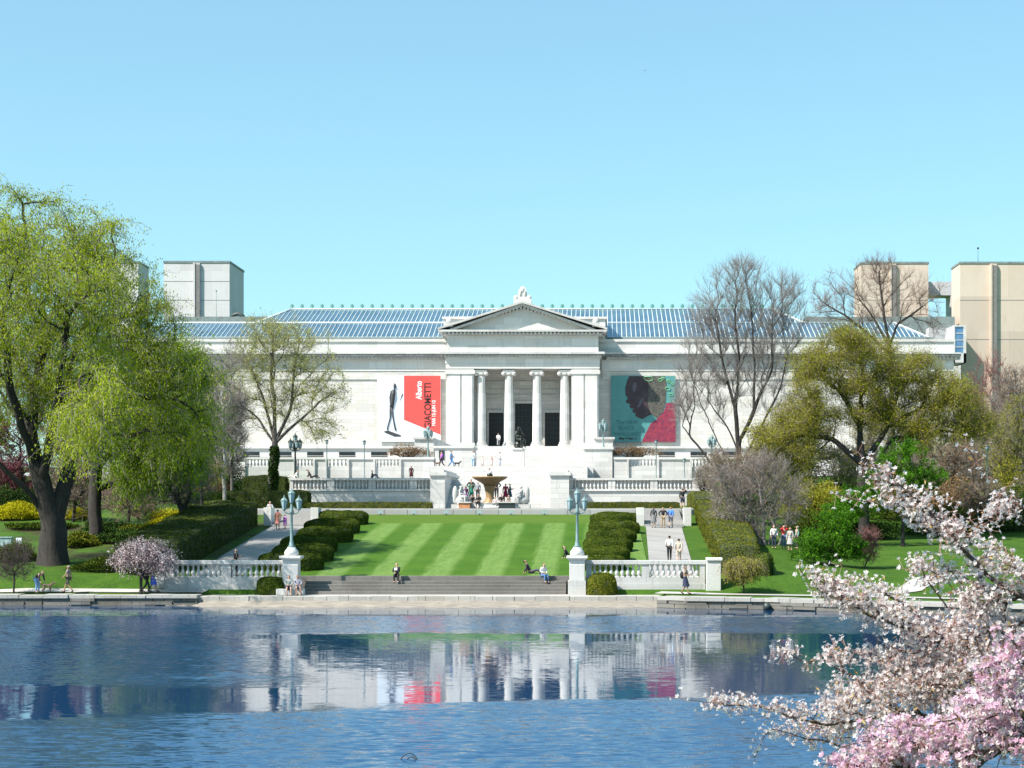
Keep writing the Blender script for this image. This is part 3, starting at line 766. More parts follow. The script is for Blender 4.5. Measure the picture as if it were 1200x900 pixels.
lamp3(X(502,s), 203.5, 12.0, 'verdigris lamp with a lantern cluster on the terrace in front of the red banner', 2.2, .95, n=4)
s = 10.2
lamp3(X(707,s), 203.0, 13.15, 'verdigris lamp with a lantern cluster on the stone block left of the teal banner', 1.8, .95, n=4)
s = 11.7
lamp3(X(346,s), Yd(s), g1(X(346,s), Yd(s))-.1, 'dark iron lamp with globe cluster behind the budding tree', Z(527,s)-g1(X(346,s), Yd(s)), 1.1, m='dark_iron', n=4, group=None)
s = 10.0
lamp3(X(833,s), 208, 10.0, 'verdigris lamp with lantern cluster behind the bare tree branches', 3.4, .95, n=4)
def pole_lamp(px, pyt, s, lab, base=None):
    x, y = X(px, s), Yd(s); zt = Z(pyt, s); z0 = g1(x, y) if base is None else base
    t = thing('lamp_post', lab, 'lamp', (x, y, z0), 'slim single lamp posts on the terrace')
    b = MB(); b.lathe([(.16,0),(.16,.1),(.09,.2),(.055,.5),(.045,zt-z0-.55),(.1,zt-z0-.5)], (x,y,z0), 8); b.build('post', M['verdigris'], t)
    b = MB(); b.lathe([(.12,zt-z0-.48),(.17,zt-z0-.2),(.19,zt-z0-.15)], (x,y,z0), 8); b.build('glass', M['lantern_glass'], t)
    b = MB(); b.lathe([(.2,zt-z0-.15),(.17,zt-z0-.08),(.05,zt-z0)], (x,y,z0), 8); b.build('lamp_cap', M['dark_iron'], t)
pole_lamp(383, 515, 11.3, 'slim grey lamp post on the terrace right of the budding tree')
pole_lamp(427, 516, 11.3, 'slim grey lamp post on the terrace under the left banner')
pole_lamp(769, 515, 11.3, 'slim grey lamp post in front of the teal banner')
pole_lamp(802, 537, 11.0, 'short slim lamp post near the right end of the terrace')
pole_lamp(1157, 522, 13.5, 'lamp post with dark cap among the trees on the right')
# lakeside balustrades
s = 18.7
xL0, xL1 = X(202,s), PEDX[0]-.56
balustrade('balustrade', 'shaded lakeside balustrade left of the steps, ending in a sloped scroll', 112.35, [(xL0+.1, xL0+3.05), (xL0+3.65, xL1-.15)], 1.0, 1.62, 2.42, 2.68, 'marble_old', walls=[(xL0-.45, xL0+.1), (xL0+3.05, xL0+3.65), (xL1-.15, xL1)], group='balustrades beside the lakeside steps')
b = MB(); b.prism([(xL0-1.4,.7),(xL0-.5,.7),(xL0-.5,2.6),(xL0-.7,2.6),(xL0-1.0,1.8),(xL0-1.25,1.3)], 112.4, 112.75)
tag(b.build('scroll_buttress', M['marble_old'], bevel=.03), 'pale sloping stone scroll at the left end of the shaded balustrade', 'buttress')
xR0, xR1 = PEDX[1]+.56, X(826,s)
balustrade('balustrade', 'sunlit lakeside balustrade right of the steps with a square end pier', 112.35, [(xR0+.35, X(752,s)), (X(761,s), X(820,s))], 1.0, 1.62, 2.42, 2.68, 'marble_old', walls=[(xR0, xR0+.35), (X(752,s), X(761,s)), (X(820,s), xR1)], group='balustrades beside the lakeside steps')
b = MB(); b.box(xR1+.07, xR1+1.0, 112.1, 113.0, .6, 2.66); b.box(xR1+.09, xR1+1.1, 112.0, 113.1, 2.66, 2.85)
tag(b.build('end_pier', M['marble_smooth'], bevel=.03), 'square white stone pier at the right end of the sunlit balustrade', 'pier')
# short stairs at the heads of the two paths
for xx_, lab, grp in ((5.15,'stone steps at the top of the right path, three people on them',None),(-25.45,'stone steps at the top of the shaded left path',None)):
    t = thing('path_steps', lab, 'steps', (xx_, 150, 4.6))
    b = MB()
    for i in range(9): b.box(xx_-1.6, xx_+1.6, 146.2+i*1.15, 146.2+(i+1)*1.15 if i < 8 else 158, 3.5, 4.62+1.42*(i+1)/9)
    b.build('steps', M['ledge'], t)
    for q in (-1, 1):
        b = MB(); b.box(xx_+q*1.62, xx_+q*2.25, 147, 148.6, 3.8, 6.15) if q > 0 else b.box(xx_-2.25, xx_-1.62, 147, 148.6, 3.8, 6.15)
        b.build('cheek_block', M['marble_smooth'], t, bevel=.02)

# ------------------------------------------------------------ buildings behind
def tower(label, x0, x1, y0, y1, z0, z1, m, grooves=(), side=None, cap=True, bands=()):
    t = thing('concrete_tower', label, 'building', ((x0+x1)/2, (y0+y1)/2, z0))
    b = MB(); b.box(x0, x1, y0, y1, z0, z1); b.build('wall', m, t)
    for gx in grooves:
        b = MB(); b.box(gx-.35, gx+.35, y0-.35, y0-.003, z0, z1-.05); b.box(gx-.35-.3, gx-.35-.005, y0-.5, y0-.004, z0, z1-.04); 
        b.build('buttress', m, t)
        b = MB(); b.box(gx-.33, gx+.36, y0-.40, y0-.352, z0, z1-.3); b.build('groove', M['groove'], t)
    for bz in bands:
        b = MB(); b.box(x0-.0, x1+.0, y0-.02, y0-.002, bz, bz+.07); b.build('joint', M['groove'], t)
    b = MB(); b.box(x0-.1, x1+.1, y0-.1, y1+.1, z1, z1+.3); b.build('roof_edge', M['lead'], t)
    return t
s = 7.6; Yb = F/s
tower('grey concrete tower behind the left end of the glass roof', X(192,s), X(269,s), Yb, Yb+11, 12, Z(308,s), M['concrete'], grooves=(X(232,s),), bands=(Z(352,s),Z(330,s)))
s = 7.0; Yb = F/s
tower('second grey concrete tower mostly hidden behind the big willow', X(130,s), X(162,s), Yb, Yb+7, 12, Z(308,s), M['concrete'])
s = 7.6; Yb = F/s
tower('tan concrete tower behind the bare tree, left of the gap', X(1009,s), X(1088,s), Yb, Yb+7.5, 12, Z(309,s), M['tan_concrete'], grooves=(X(1047,s),), bands=(Z(352,s),))
s = 7.9; Yb = F/s
tower('large tan concrete block at the right edge of the picture', X(1125,s), X(1330,s), Yb, Yb+6.4, 12, Z(309,s), M['tan_concrete'], grooves=(X(1165,s),X(1232,s)), bands=(Z(352,s),Z(398,s)))
s = 7.4; Yb = F/s
t = thing('bridge_wing', 'low concrete wing with an open gap joining the two tan towers', 'building', (X(1100,s), Yb, 12))
b = MB(); b.box(X(1088,s), X(1124,s), Yb, Yb+4, Z(346,s), Z(330,s)); b.box(X(1114,s), X(1124,s), Yb, Yb+4, Z(375,s), Z(346,s)-.01); b.build('wall', M['concrete'], t)
s = 7.9; Yb = F/s
b = MB(); b.box(X(945,s), X(1119,s), Yb, Yb+5, 12, Z(371,s)); t = thing('rear_wing', 'dark grey flat roofed wing behind the right end of the glass roof', 'building', (X(1050,s), Yb, 12))
b.build('wall', M['lead'], t)
b = MB(); b.box(X(1085,s), X(1122,s), Yb-2.5, Yb-.01, 12, Z(386,s)); b.build('annex', M['concrete'], t)
s = 8.0; Yb = F/s
b = MB(); b.box(X(198,s), X(330,s), Yb, Yb+3, 12, Z(371,s)); t = thing('rear_wing', 'dark grey flat roofed wing behind the left end of the glass roof', 'building', (X(260,s), Yb, 12))
b.build('wall', M['lead'], t)
b = MB(); gx = X(276,s); 
t = thing('roof_exhaust', 'small dark curved exhaust pipe on the roof below the grey tower', 'pipe', (gx, Yb-1, Z(372,s)))
b.tube([(gx-.6,Yb+.5,Z(372,s)),(gx-.5,Yb+.5,Z(369,s)),(gx+.3,Yb+.4,Z(367,s)),(gx+1,Yb+.3,Z(370,s)),(gx+1.2,Yb+.3,Z(372,s))], .28, 8); b.build('pipe', M['dark_iron'], t)
s = 8.25; Yb = F/s
t = thing('glass_stairwell', 'narrow blue glass stairwell with white frame beside the tan block', 'building', (X(1126,s), Yb, 12))
b = MB(); b.box(X(1119,s), X(1129,s), Yb, Yb+6, Z(414,s), Z(383,s)); b.build('glazing', M['blue_glass'], t)
b = MB()
for a, c, z0_, z1_ in ((1117.5,1119,425,381),(1129,1132,425,381),(1117.5,1132,425,414),(1119,1129,383,381)):
    b.box(X(a,s), X(c,s), Yb-.15, Yb+6, Z(z0_,s)+.001, Z(z1_,s))
for q in (391,399,407): b.box(X(1119,s), X(1129,s), Yb-.08, Yb-.01, Z(q,s), Z(q,s)+.1)
b.build('frame', M['marble_smooth'], t)
b = MB(); ax_ = X(1160,7.6); b.tube([(ax_,285,Z(309,7.6)),(ax_,285,Z(280,7.6))], [.05,.03], 5); b.ball((ax_,285,Z(281,7.6)),.18)
tag(b.build('roof_mast', M['dark_iron']), 'thin mast on the roof of the large tan block', 'mast')
b = MB(); ax_ = X(252,8.6); b.tube([(ax_,245,28.5),(ax_,245,Z(340,8.6))], [.05,.03], 5); b.ball((ax_,245,Z(340,8.6)),.12)
tag(b.build('roof_mast', M['verdigris']), 'thin mast on the glass roof in front of the grey tower', 'mast')

# ------------------------------------------------------------ banners
def flat(name, pts, y, z_, m, parent, th=.02):
    b = MB(); b.prism(pts, y-th, y); return b.build(name, m, parent)
def text(body, x, y, z, size, m, parent, name='lettering', rot=0, al='LEFT', sx=1.0, bold=.0):
    c = bpy.data.curves.new(name, 'FONT'); c.body = body; c.size = size; c.align_x = al; c.extrude = .004; c.offset = bold
    o = bpy.data.objects.new(name, c); COL.objects.link(o)
    bpy.context.view_layer.update()
    me = bpy.data.meshes.new_from_object(o.evaluated_get(bpy.context.evaluated_depsgraph_get()))
    bpy.data.objects.remove(o); bpy.data.curves.remove(c)
    me.materials.clear(); me.materials.append(m)
    me.transform(Matrix.Translation((x, y, z)) @ Matrix.Rotation(rot, 4, 'Y') @ Matrix.Rotation(R(90), 4, 'X') @ Matrix.Diagonal((sx,1,1,1)))
    me.transform(Matrix.Translation(-ORG[parent.name]))
    return put(name, me, parent)
s = 9.03; BY = FY-.35
def bx_(px): return X(px, 2100/BY)
def bz_(py): return Z(py, 2100/BY)
M['banner_white'] = mat('banner_white', (.72,.77,.83), .6, .06, .6)
M['banner_red'] = mat('banner_red', (.82,.07,.06), .6, .08, 1)
M['banner_teal'] = mat('banner_teal', (.085,.27,.26), .6, .15, .8)
M['ink_white'] = mat('ink_white', (.85,.85,.85), .6, .03, 1)
M['ink_dark'] = mat('ink_dark', (.03,.012,.012), .6, .1, 1)
M['ink_teal'] = mat('ink_dark_teal', (.03,.14,.14), .6, .1, 1)
M['ink_grey'] = mat('ink_bronze_grey', (.045,.045,.048), .6, .5, 4)
M['ink_pale'] = mat('ink_pale_shade', (.60,.68,.78), .6, .05, 1)
t = thing('banner', 'large white and red exhibition banner with thin walking figure, left of the portico', 'banner', (bx_(480), BY, bz_(517)))
flat('sheet', [(bx_(442),bz_(517.5)),(bx_(516.5),bz_(517.5)),(bx_(516.5),bz_(440)),(bx_(442),bz_(440))], BY, 0, M['banner_white'], t, .05)
flat('red_panel', [(bx_(473.5),bz_(492)),(bx_(516.2),bz_(509.5)),(bx_(516.2),bz_(440.3)),(bx_(473.5),bz_(440.3))], BY-.052, 0, M['banner_red'], t)
for i, (x0, w_) in enumerate(((449,3),(458,2),(466,2.5))):
    flat('light_streak', [(bx_(x0-6),bz_(500)),(bx_(x0-6+w_),bz_(500)),(bx_(min(473,x0+18+w_)),bz_(462)),(bx_(min(471,x0+18)),bz_(462))], BY-.051, 0, M['ink_pale'], t, .004)
# a generic thin walking figure
b = MB(); yb_ = BY-.09
def bp(px, py): return (bx_(440+px*80/720), yb_, bz_(430+py/9))
b.tube([bp(200,175),bp(205,205),bp(202,235)], [.11,.19,.09], 8); b.tube([bp(196,240),bp(185,300),bp(172,390),bp(165,420)], [.2,.3,.22,.2], 8)
b.tube([bp(160,400),bp(155,540),bp(128,640),bp(128,660)], [.15,.08,.08,.12], 6); b.tube([bp(168,420),bp(190,560),bp(213,670)], [.15,.08,.1], 6)
b.tube([bp(165,250),bp(152,320),bp(156,390)], .06, 6); b.tube([bp(208,255),bp(200,340),bp(186,440)], .06, 6)
b.add([bp(90,680),bp(130,670),bp(270,720),bp(265,735),bp(200,735),bp(95,690)], [(0,5,4,3,2,1)])
b.build('printed_figure', M['ink_grey'], t)
ty = BY-.08
text('Alberto', bx_(494), ty, bz_(468), 1.05, M['ink_white'], t, rot=-R(90), sx=.72, bold=.02)
text('GIACOMETTI', bx_(505), ty, bz_(502), 1.22, M['ink_dark'], t, rot=-R(90), sx=.82, bold=.035)
text('MAR 12–JUN 12', bx_(510.2), ty, bz_(499), .62, M['ink_white'], t, rot=-R(90), sx=.78, bold=.012)
# teal banner: a generic profile head over a red shoulder
M['skin_print'] = mat('printed_dark_skin', (.022,.012,.018), .5, .5, 1.2, c2=(.07,.038,.045))
M['red_print'] = mat('printed_red_cloth', (.34,.035,.06), .6, .6, 2.5, c2=(.13,.015,.05))
M['green_print'] = mat('printed_green', (.25,.60,.30), .6, .4, 3)
M['curl_print'] = mat('printed_hair', (.035,.03,.03), .6, .6, 3, c2=(.14,.13,.10))
t = thing('banner', 'large teal exhibition banner with dark profile head and red shoulder, right of portico', 'banner', (bx_(753), BY, bz_(518)))
flat('sheet', [(bx_(716),bz_(518)),(bx_(791.5),bz_(518)),(bx_(791.5),bz_(440.5)),(bx_(716),bz_(440.5))], BY, 0, M['banner_teal'], t, .05)
def q(px, py): return (bx_(710+px/9), bz_(430+py/9))
def blob(name, pts, m, k): 
    pts = [q(*p) for p in pts]
    ar = sum(pts[i][0]*pts[(i+1) % len(pts)][1]-pts[(i+1) % len(pts)][0]*pts[i][1] for i in range(len(pts)))
    if ar < 0: pts = pts[::-1]
    return flat(name, pts, BY-.05-.012*k, 0, m, t, .01)
blob('printed_shoulder', [(378,790),(420,700),(470,600),(540,550),(610,470),(640,380),(735,375),(735,790)], M['red_print'], 1)
blob('printed_hair', [(420,98),(620,98),(640,180),(630,380),(600,470),(540,545),(470,490),(400,330)], M['curl_print'], 2)
blob('printed_head', [(250,98),(440,98),(450,250),(440,400),(480,500),(430,525),(390,550),(340,535),(310,515),(315,490),(285,480),(280,455),(300,440),(262,440),(245,410),(262,395),(215,380),(210,355),(235,335),(205,290),(205,220),(222,150)], M['skin_print'], 3)
M['skin_hi'] = mat('printed_highlight', (.10,.085,.11), .5, .4, 2)
blob('printed_highlight', [(290,170),(320,160),(325,210),(300,275),(275,230)], M['skin_hi'], 4)
blob('printed_highlight', [(380,320),(400,330),(360,420),(330,430),(345,380)], M['skin_hi'], 4)
b = MB(); rs = random.Random(5)
for cx_, cy_, r_ in ((450,120,50),(570,140,26),(650,230,30),(690,290,24),(660,150,22),(600,120,20),(700,180,20)):
    pts = []
    for k in range(9):
        a = 2*math.pi*k/8; p = q(cx_+r_*math.cos(a)*rs.uniform(.8,1.1), max(102, cy_+r_*.6*math.sin(a)*rs.uniform(.8,1.1))); pts.append((p[0], BY-.12, p[1]))
    b.tube(pts, .045, 4)
b.build('printed_ornament', M['green_print'], t)
text('The NEW', bx_(722), ty-.0, bz_(497), .72, M['ink_teal'], t, sx=.95)
text('BLACK', bx_(725), ty, bz_(503.8), .72, M['ink_teal'], t, sx=.95)
text('VANGUARD', bx_(719), ty, bz_(510.6), .72, M['ink_teal'], t, sx=.92)
text('May 8–Sep 11', bx_(725.5), ty, bz_(515), .42, M['ink_dark'], t, sx=1.0, bold=.01)

# ------------------------------------------------------------ fountain
s = 13.0; fx, fy = X(574,s), 161.6
t = thing('fountain', 'marble fountain with a wide golden bronze bowl in front of the grand stairs', 'fountain', (fx, fy, 6.12))
b = MB(); b.lathe([(3.3,0),(3.35,.12),(3.1,.2),(3.05,.42),(3.15,.5),(2.9,.5),(2.85,.2)], (fx,fy,6.12), 36); b.build('basin', M['marble_smooth'], t)
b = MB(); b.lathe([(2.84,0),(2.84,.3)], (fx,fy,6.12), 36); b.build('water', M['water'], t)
b = MB(); b.lathe([(.75,.3),(.72,.5),(.42,.75),(.36,1.1),(.40,1.5),(.52,1.95),(.62,2.05)], (fx,fy,6.12), 18); b.build('stem', M['gold_bronze'], t)
b = MB(); b.lathe([(.5,2.05),(.7,2.25),(1.1,2.5),(1.45,2.68),(1.58,2.78),(1.6,2.88),(1.5,2.88),(1.3,2.74),(.3,2.6)], (fx,fy,6.12), 28); b.build('bowl', M['gold_bronze'], t)
b = MB(); b.lathe([(.2,2.6),(.14,2.9),(.3,2.98),(.26,3.1),(.05,3.2)], (fx,fy,6.12), 12); b.build('finial', M['bronze'], t)
M['orange_box'] = mat('rust_orange_stone', (.55,.24,.11), .8, .3, 3)
for xa, xb, m_, lab in ((541,554,'orange_box','rust coloured square stone block at the left foot of the fountain'),(587,606,'window_dark','long dark stone trough at the right foot of the fountain')):
    b = MB(); b.box(X(xa,s), X(xb,s), 158.0, 158.9, 6.1, 6.6); b.box(X(xa,s)-.12, X(xb,s)+.12, 157.9, 159, 6.6, 6.7, 1)
    tag(b.build('stone_block', [M[m_], M['marble_smooth']], bevel=.02), lab, 'stone block')
# ------------------------------------------------------------ lights on the upper lawn, chairs etc.
for i, px in enumerate((446,485,523,562,599,638)):
    s = 13.45; x, y = X(px,s), Yd(s); z = g1(x,y)
    lab = ('first','second','third','fourth','fifth','sixth')[i]
    t = thing('floodlight', lab+' from the left of six small grey floodlights on the upper lawn edge', 'floodlight', (x,y,z), 'small floodlights along the upper lawn edge')
    b = MB(); b.box(x-.22,x+.22,y-.12,y+.12,z+.18,z+.42); b.build('housing', M['lantern_glass'], t)
    b = MB(); b.box(x-.3,x+.3,y-.15,y+.15,z,z+.06); b.tube([(x,y,z),(x,y,z+.2)],.05,6); b.build('bracket', M['dark_iron'], t)
# grey utility boxes at left
for px, py, w_, h_, lab in ((9,637,.5,1.1,'grey utility cabinet left of the big willow trunk'),(22,632,.25,.9,'small pale sign box on a post left of the big willow trunk')):
    s = 16.2; x, y = X(px,s), Yd(s); z = g1(x,y)
    b = MB(); 
    if w_ > .3: b.box(x-w_/2-.3,x+w_/2,y,y+.5,z,z+h_); b.box(x-w_/2-.36,x+w_/2+.06,y-.06,y+.56,z+h_,z+h_+.08); 
    else: b.box(x-.2,x+.2,y,y+.1,z+.6,z+1.1); b.box(x-.04,x+.04,y+.02,y+.08,z,z+.6)
    tag(b.build('utility_cabinet' if w_ > .3 else 'sign_box', M['banner_white'] if w_ < .3 else M['lantern_glass'], bevel=.01), lab, 'cabinet' if w_ > .3 else 'sign')
# ------------------------------------------------------------ trees
def frusta(P0, P1, R0, R1, n):
    """separate tapered tubes, vectorised"""
    P0 = np.asarray(P0, float); P1 = np.asarray(P1, float)
    d = P1-P0; L = np.linalg.norm(d, axis=1, keepdims=True)+1e-9; d = d/L
    up = np.where(np.abs(d[:, 2:3]) > .9, np.array([[1.,0,0]]), np.array([[0,0,1.]]))
    a = np.cross(d, up); a /= np.linalg.norm(a, axis=1, keepdims=True)+1e-9; b = np.cross(d, a)
    t = 2*np.pi*np.arange(n)/n
    ring = a[:, None, :]*np.cos(t)[None, :, None]+b[:, None, :]*np.sin(t)[None, :, None]
    V = np.concatenate([P0[:, None, :]+ring*np.asarray(R0)[:, None, None], P1[:, None, :]+ring*np.asarray(R1)[:, None, None]], 1)
    k = np.arange(len(P0))[:, None]*2*n; i = np.arange(n)[None, :]; j = (i+1) % n
    Fq = np.stack([k+i, k+j, k+n+j, k+n+i], -1).reshape(-1, 4)
    return V.reshape(-1, 3), Fq
def join(parts):
    V = []; Fq = []; o = 0
    for v, f in parts:
        V.append(v); Fq.append(f+o); o += len(v)
    return np.concatenate(V), np.concatenate(Fq)
def leaves(P, size, rng, aspect=.55, D=None, spread=1.0):
    """diamond leaves at points P; D optional long-axis direction"""
    n = len(P)
    d = rng.normal(size=(n, 3))*spread
    if D is not None: d = d*.45+D
    d /= np.linalg.norm(d, axis=1, keepdims=True)+1e-9
    w = np.cross(d, rng.normal(size=(n, 3))); w /= np.linalg.norm(w, axis=1, keepdims=True)+1e-9
    s = (size*rng.uniform(.6, 1.3, n))[:, None]
    V = np.stack([P, P+d*s*.5+w*s*aspect*.5, P+d*s, P+d*s*.5-w*s*aspect*.5], 1).reshape(-1, 3)
    i = np.arange(n)[:, None]*4
    return V, i+np.arange(4)[None, :]
def in_lobes(lobes, n, rng, shell=.55):
    """lobes: (cx,cy,cz, rx,ry,rz)"""
    L = np.array(lobes, float); vol = (L[:, 3]*L[:, 4]*L[:, 5])**.8; pick = rng.choice(len(L), n, p=vol/vol.sum())
    d = rng.normal(size=(n, 3)); d /= np.linalg.norm(d, axis=1, keepdims=True)
    r = rng.uniform(0, 1, n)**shell*.98
    return L[pick, :3]+d*r[:, None]*L[pick, 3:]
class Skel: pass
def grow(seeds, pts, bf, rtrunk, rtip, rng, smooth=2):
    """seeds: chains of 3-D points (first chain starts at the base; later ones start at an existing point)"""
    P = []; par = []; key = {}
    for ch in seeds:
        prev = -1
        for k, p in enumerate(ch):
            p = tuple(float(c) for c in p)
            if k == 0 and key:
                # nearest existing node
                arr = np.array(P); prev = int(np.argmin(np.sum((arr-np.array(p))**2, 1))); continue
            q0 = np.array(P[prev]) if prev >= 0 else None
            if q0 is not None:                            # subdivide
                m_ = max(1, int(np.linalg.norm(np.array(p)-q0)/1.1))
                for j in range(1, m_+1):
                    t = j/m_; P.append(tuple(q0+(np.array(p)-q0)*t+rng.normal(size=3)*.05*(j < m_))); par.append(prev); prev = len(P)-1
            else:
                P.append(p); par.append(-1); prev = 0
            key[1] = 1
    ns = len(P)
    base = P[0]
    pl = [0.0]*ns
    for i in range(1, ns): pl[i] = pl[par[i]]+math.dist(P[i], P[par[i]])
    pts = np.asarray(pts); n = len(pts)
    best = np.full(n, 1e9); bp = np.zeros(n, int); done = np.zeros(n, bool)
    def relax(idx):
        p = np.array(P[idx]); d = np.linalg.norm(pts-p, axis=1)
        # avoid descending connections: cheap penalty when child lies below parent
        c = d+bf*(pl[idx]+d)
        m_ = (c < best) & ~done
        best[m_] = c[m_]; bp[m_] = idx
    for i in range(2, ns): relax(i)
    for _ in range(n):
        i = int(np.argmin(np.where(done, 1e9, best)))
        done[i] = True; P.append(tuple(pts[i])); par.append(int(bp[i])); pl.append(pl[bp[i]]+math.dist(pts[i], P[bp[i]]))
        relax(len(P)-1)
    P = np.array(P); par = np.array(par); T = len(P)
    ch = [[] for _ in range(T)]
    for i in range(1, T): ch[par[i]].append(i)
    order = np.argsort(-np.array(pl))
    tips = np.zeros(T); 
    tips[[i for i in range(T) if not ch[i]]] = 1
    for i in order:
        if par[i] >= 0: tips[par[i]] += tips[i]
    mx = max(tips[0], 3)
    p = math.log(mx)/math.log(rtrunk/rtip)
    r = rtip*np.maximum(tips, 1)**(1/p)
    for _ in range(smooth):
        Q = P.copy()
        for i in range(ns, T):
            if ch[i]:
                m_ = max(ch[i], key=lambda c: tips[c]); Q[i] = P[i]*.5+.25*(P[par[i]]+P[m_])
        P = Q
    s = Skel(); s.P = P; s.par = par; s.r = r; s.tips = tips; s.ch = ch; s.ns = ns
    return s
def limb_tubes(s, rng, rmin, n=14, flare=.35):
    """continuous tubes along the thick limbs, with an uneven, ribbed section and a flared root"""
    T = len(s.P); main = -np.ones(T, int)
    for k, c in enumerate(s.ch):
        if c: main[k] = max(c, key=lambda q: s.tips[q])
    starts = [0]+[c for k in range(T) for c in s.ch[k] if c != main[k]]
    out = []; z0 = s.P[0][2]; th = 2*np.pi*np.arange(n)/n
    for st in starts:
        if s.r[st] < rmin: continue
        path = [st] if st == 0 else [s.par[st], st]
        while main[path[-1]] >= 0 and s.r[main[path[-1]]] >= rmin*.8: path.append(main[path[-1]])
        if len(path) < 2: continue
        pts = s.P[path]; rr = s.r[path].copy()
        if st != 0: rr[0] = min(rr[0], rr[1]*1.35)
        # densify and smooth
        k = max(2, int(6)); q = []; r2 = []
        for i in range(len(pts)-1):
            a = pts[max(i-1, 0)]; b = pts[i]; c = pts[i+1]; d = pts[min(i+2, len(pts)-1)]
            for t in np.arange(0, 1, 1/3):
                q.append(.5*((2*b)+(-a+c)*t+(2*a-5*b+4*c-d)*t*t+(-a+3*b-3*c+d)*t**3)); r2.append(rr[i]+(rr[i+1]-rr[i])*t)
        q.append(pts[-1]); r2.append(rr[-1]); q = np.array(q); r2 = np.array(r2)
        r2 = np.convolve(np.pad(r2, 2, mode='edge'), np.ones(5)/5, 'valid')
        if st == 0: r2 = r2*(1+flare*np.exp(-(q[:, 2]-z0)/(r2[0]*1.3)))
        d = np.gradient(q, axis=0); d /= np.linalg.norm(d, axis=1, keepdims=True)+1e-9
        a = np.cross(d[0], [.3,1,.1]); a /= np.linalg.norm(a); V = []
        ph = rng.uniform(0, 6.28, 4)
        for i in range(len(q)):
            a = a-d[i]*np.dot(a, d[i]); a /= np.linalg.norm(a)+1e-9; b = np.cross(d[i], a)
            w = 1+.07*np.sin(3*th+ph[0]+.25*i)+.05*np.sin(5*th+ph[1]-.2*i)+.03*np.sin(8*th+ph[2])+rng.normal(size=n)*.012
            V.append(q[i]+(a[None]*np.cos(th)[:, None]+b[None]*np.sin(th)[:, None])*(r2[i]*w)[:, None])
        V = np.concatenate(V); L = len(q)
        i = (np.arange(L-1)[:, None]*n+np.arange(n)[None]).ravel(); j = (np.arange(L-1)[:, None]*n+(np.arange(n)[None]+1) % n).ravel()
        out.append((V, np.stack([i, j, j+n, i+n], -1)))
    return out
def skel_tubes(s, rng, wob=.06, taper_child=1.0, rbig=.07):
    i = np.arange(1, len(s.P)); i = i[s.par[i] >= 0]
    a = s.P[s.par[i]]; b = s.P[i]; L = np.linalg.norm(b-a, axis=1)[:, None]
    main = np.zeros(len(s.P), bool)
    for k_, c_ in enumerate(s.ch):
        if c_: main[max(c_, key=lambda q: s.tips[q])] = True
    rb = s.r[i]; ra = np.where(main[i], np.minimum(s.r[s.par[i]], rb*2.2), np.minimum(s.r[s.par[i]], rb*1.35))
    m1 = a+(b-a)*.34+rng.normal(size=a.shape)*wob*L*.6; m2 = a+(b-a)*.68+rng.normal(size=a.shape)*wob*L*.6
    big = rb > .12; m1[big] = (a+(b-a)*.34)[big]; m2[big] = (a+(b-a)*.68)[big]
    out = []
    out += limb_tubes(s, rng, rbig)
    for lo, hi, n in ((0,.04,3),(.04,rbig,6)):
        k = (rb > lo) & (rb <= hi)
        if k.any():
            for p, q_, r0, r1 in ((a,m1,ra,ra*.67+rb*.33),(m1,m2,ra*.67+rb*.33,ra*.33+rb*.67),(m2,b,ra*.33+rb*.67,rb)):
                e = (q_-p); e = e/(np.linalg.norm(e, axis=1, keepdims=True)+1e-9)
                out.append(frusta((p-e*r0[:, None]*.06)[k], (q_+e*r1[:, None]*.06)[k], r0[k], r1[k], n))
    return join(out)
def twigs(s, rng, per, length, r, up=0.0, out=.6, rmax=.05, droop=0.0, segs=2, minnode=0):
    """fine twigs starting on thin branches; returns list of (start,end) segment arrays"""
    c = np.where((s.r < rmax) & (np.arange(len(s.P)) >= minnode))[0]
    c = np.repeat(c, per); a = s.P[c]; pr = s.P[s.par[c]]
    t = rng.uniform(0, 1, len(c))[:, None]; st = a*(1-t)+pr*t
    d = (a-pr); d /= np.linalg.norm(d, axis=1, keepdims=True)+1e-9
    v = rng.normal(size=st.shape); v /= np.linalg.norm(v, axis=1, keepdims=True)
    dr = d*out+v*.75+np.array([0,0,up]); dr /= np.linalg.norm(dr, axis=1, keepdims=True)
    L = (length*rng.uniform(.45, 1.2, len(c)))[:, None]/segs
    S0 = []; S1 = []; p = st
    for k in range(segs):
        q_ = p+dr*L; S0.append(p); S1.append(q_); p = q_
        dr = dr+v*.15+np.array([0,0,-droop]); dr /= np.linalg.norm(dr, axis=1, keepdims=True)
    return S0, S1
BARK = {}
def bark(name, c, c2):
    m = mat(name, c, .9, .4, 5, bump=.03, bsc=9, c2=c2, stretch=(2,2,.4)); BARK[name] = m; return m
bark('willow_bark', (.050,.040,.032), (.015,.012,.010)); bark('grey_bark', (.15,.13,.12), (.07,.06,.055)); bark('dark_bark', (.05,.042,.038), (.022,.018,.016))
bark('twig_grey', (.33,.29,.27), (.19,.165,.15)); bark('pale_bark', (.36,.33,.29), (.2,.18,.16)); bark('twig_brown', (.32,.23,.18), (.18,.13,.11))
bark('twig_olive', (.34,.31,.16), (.20,.17,.09)); bark('cherry_bark', (.12,.085,.075), (.05,.035,.03)); bark('twig_red', (.28,.12,.11), (.16,.08,.07))
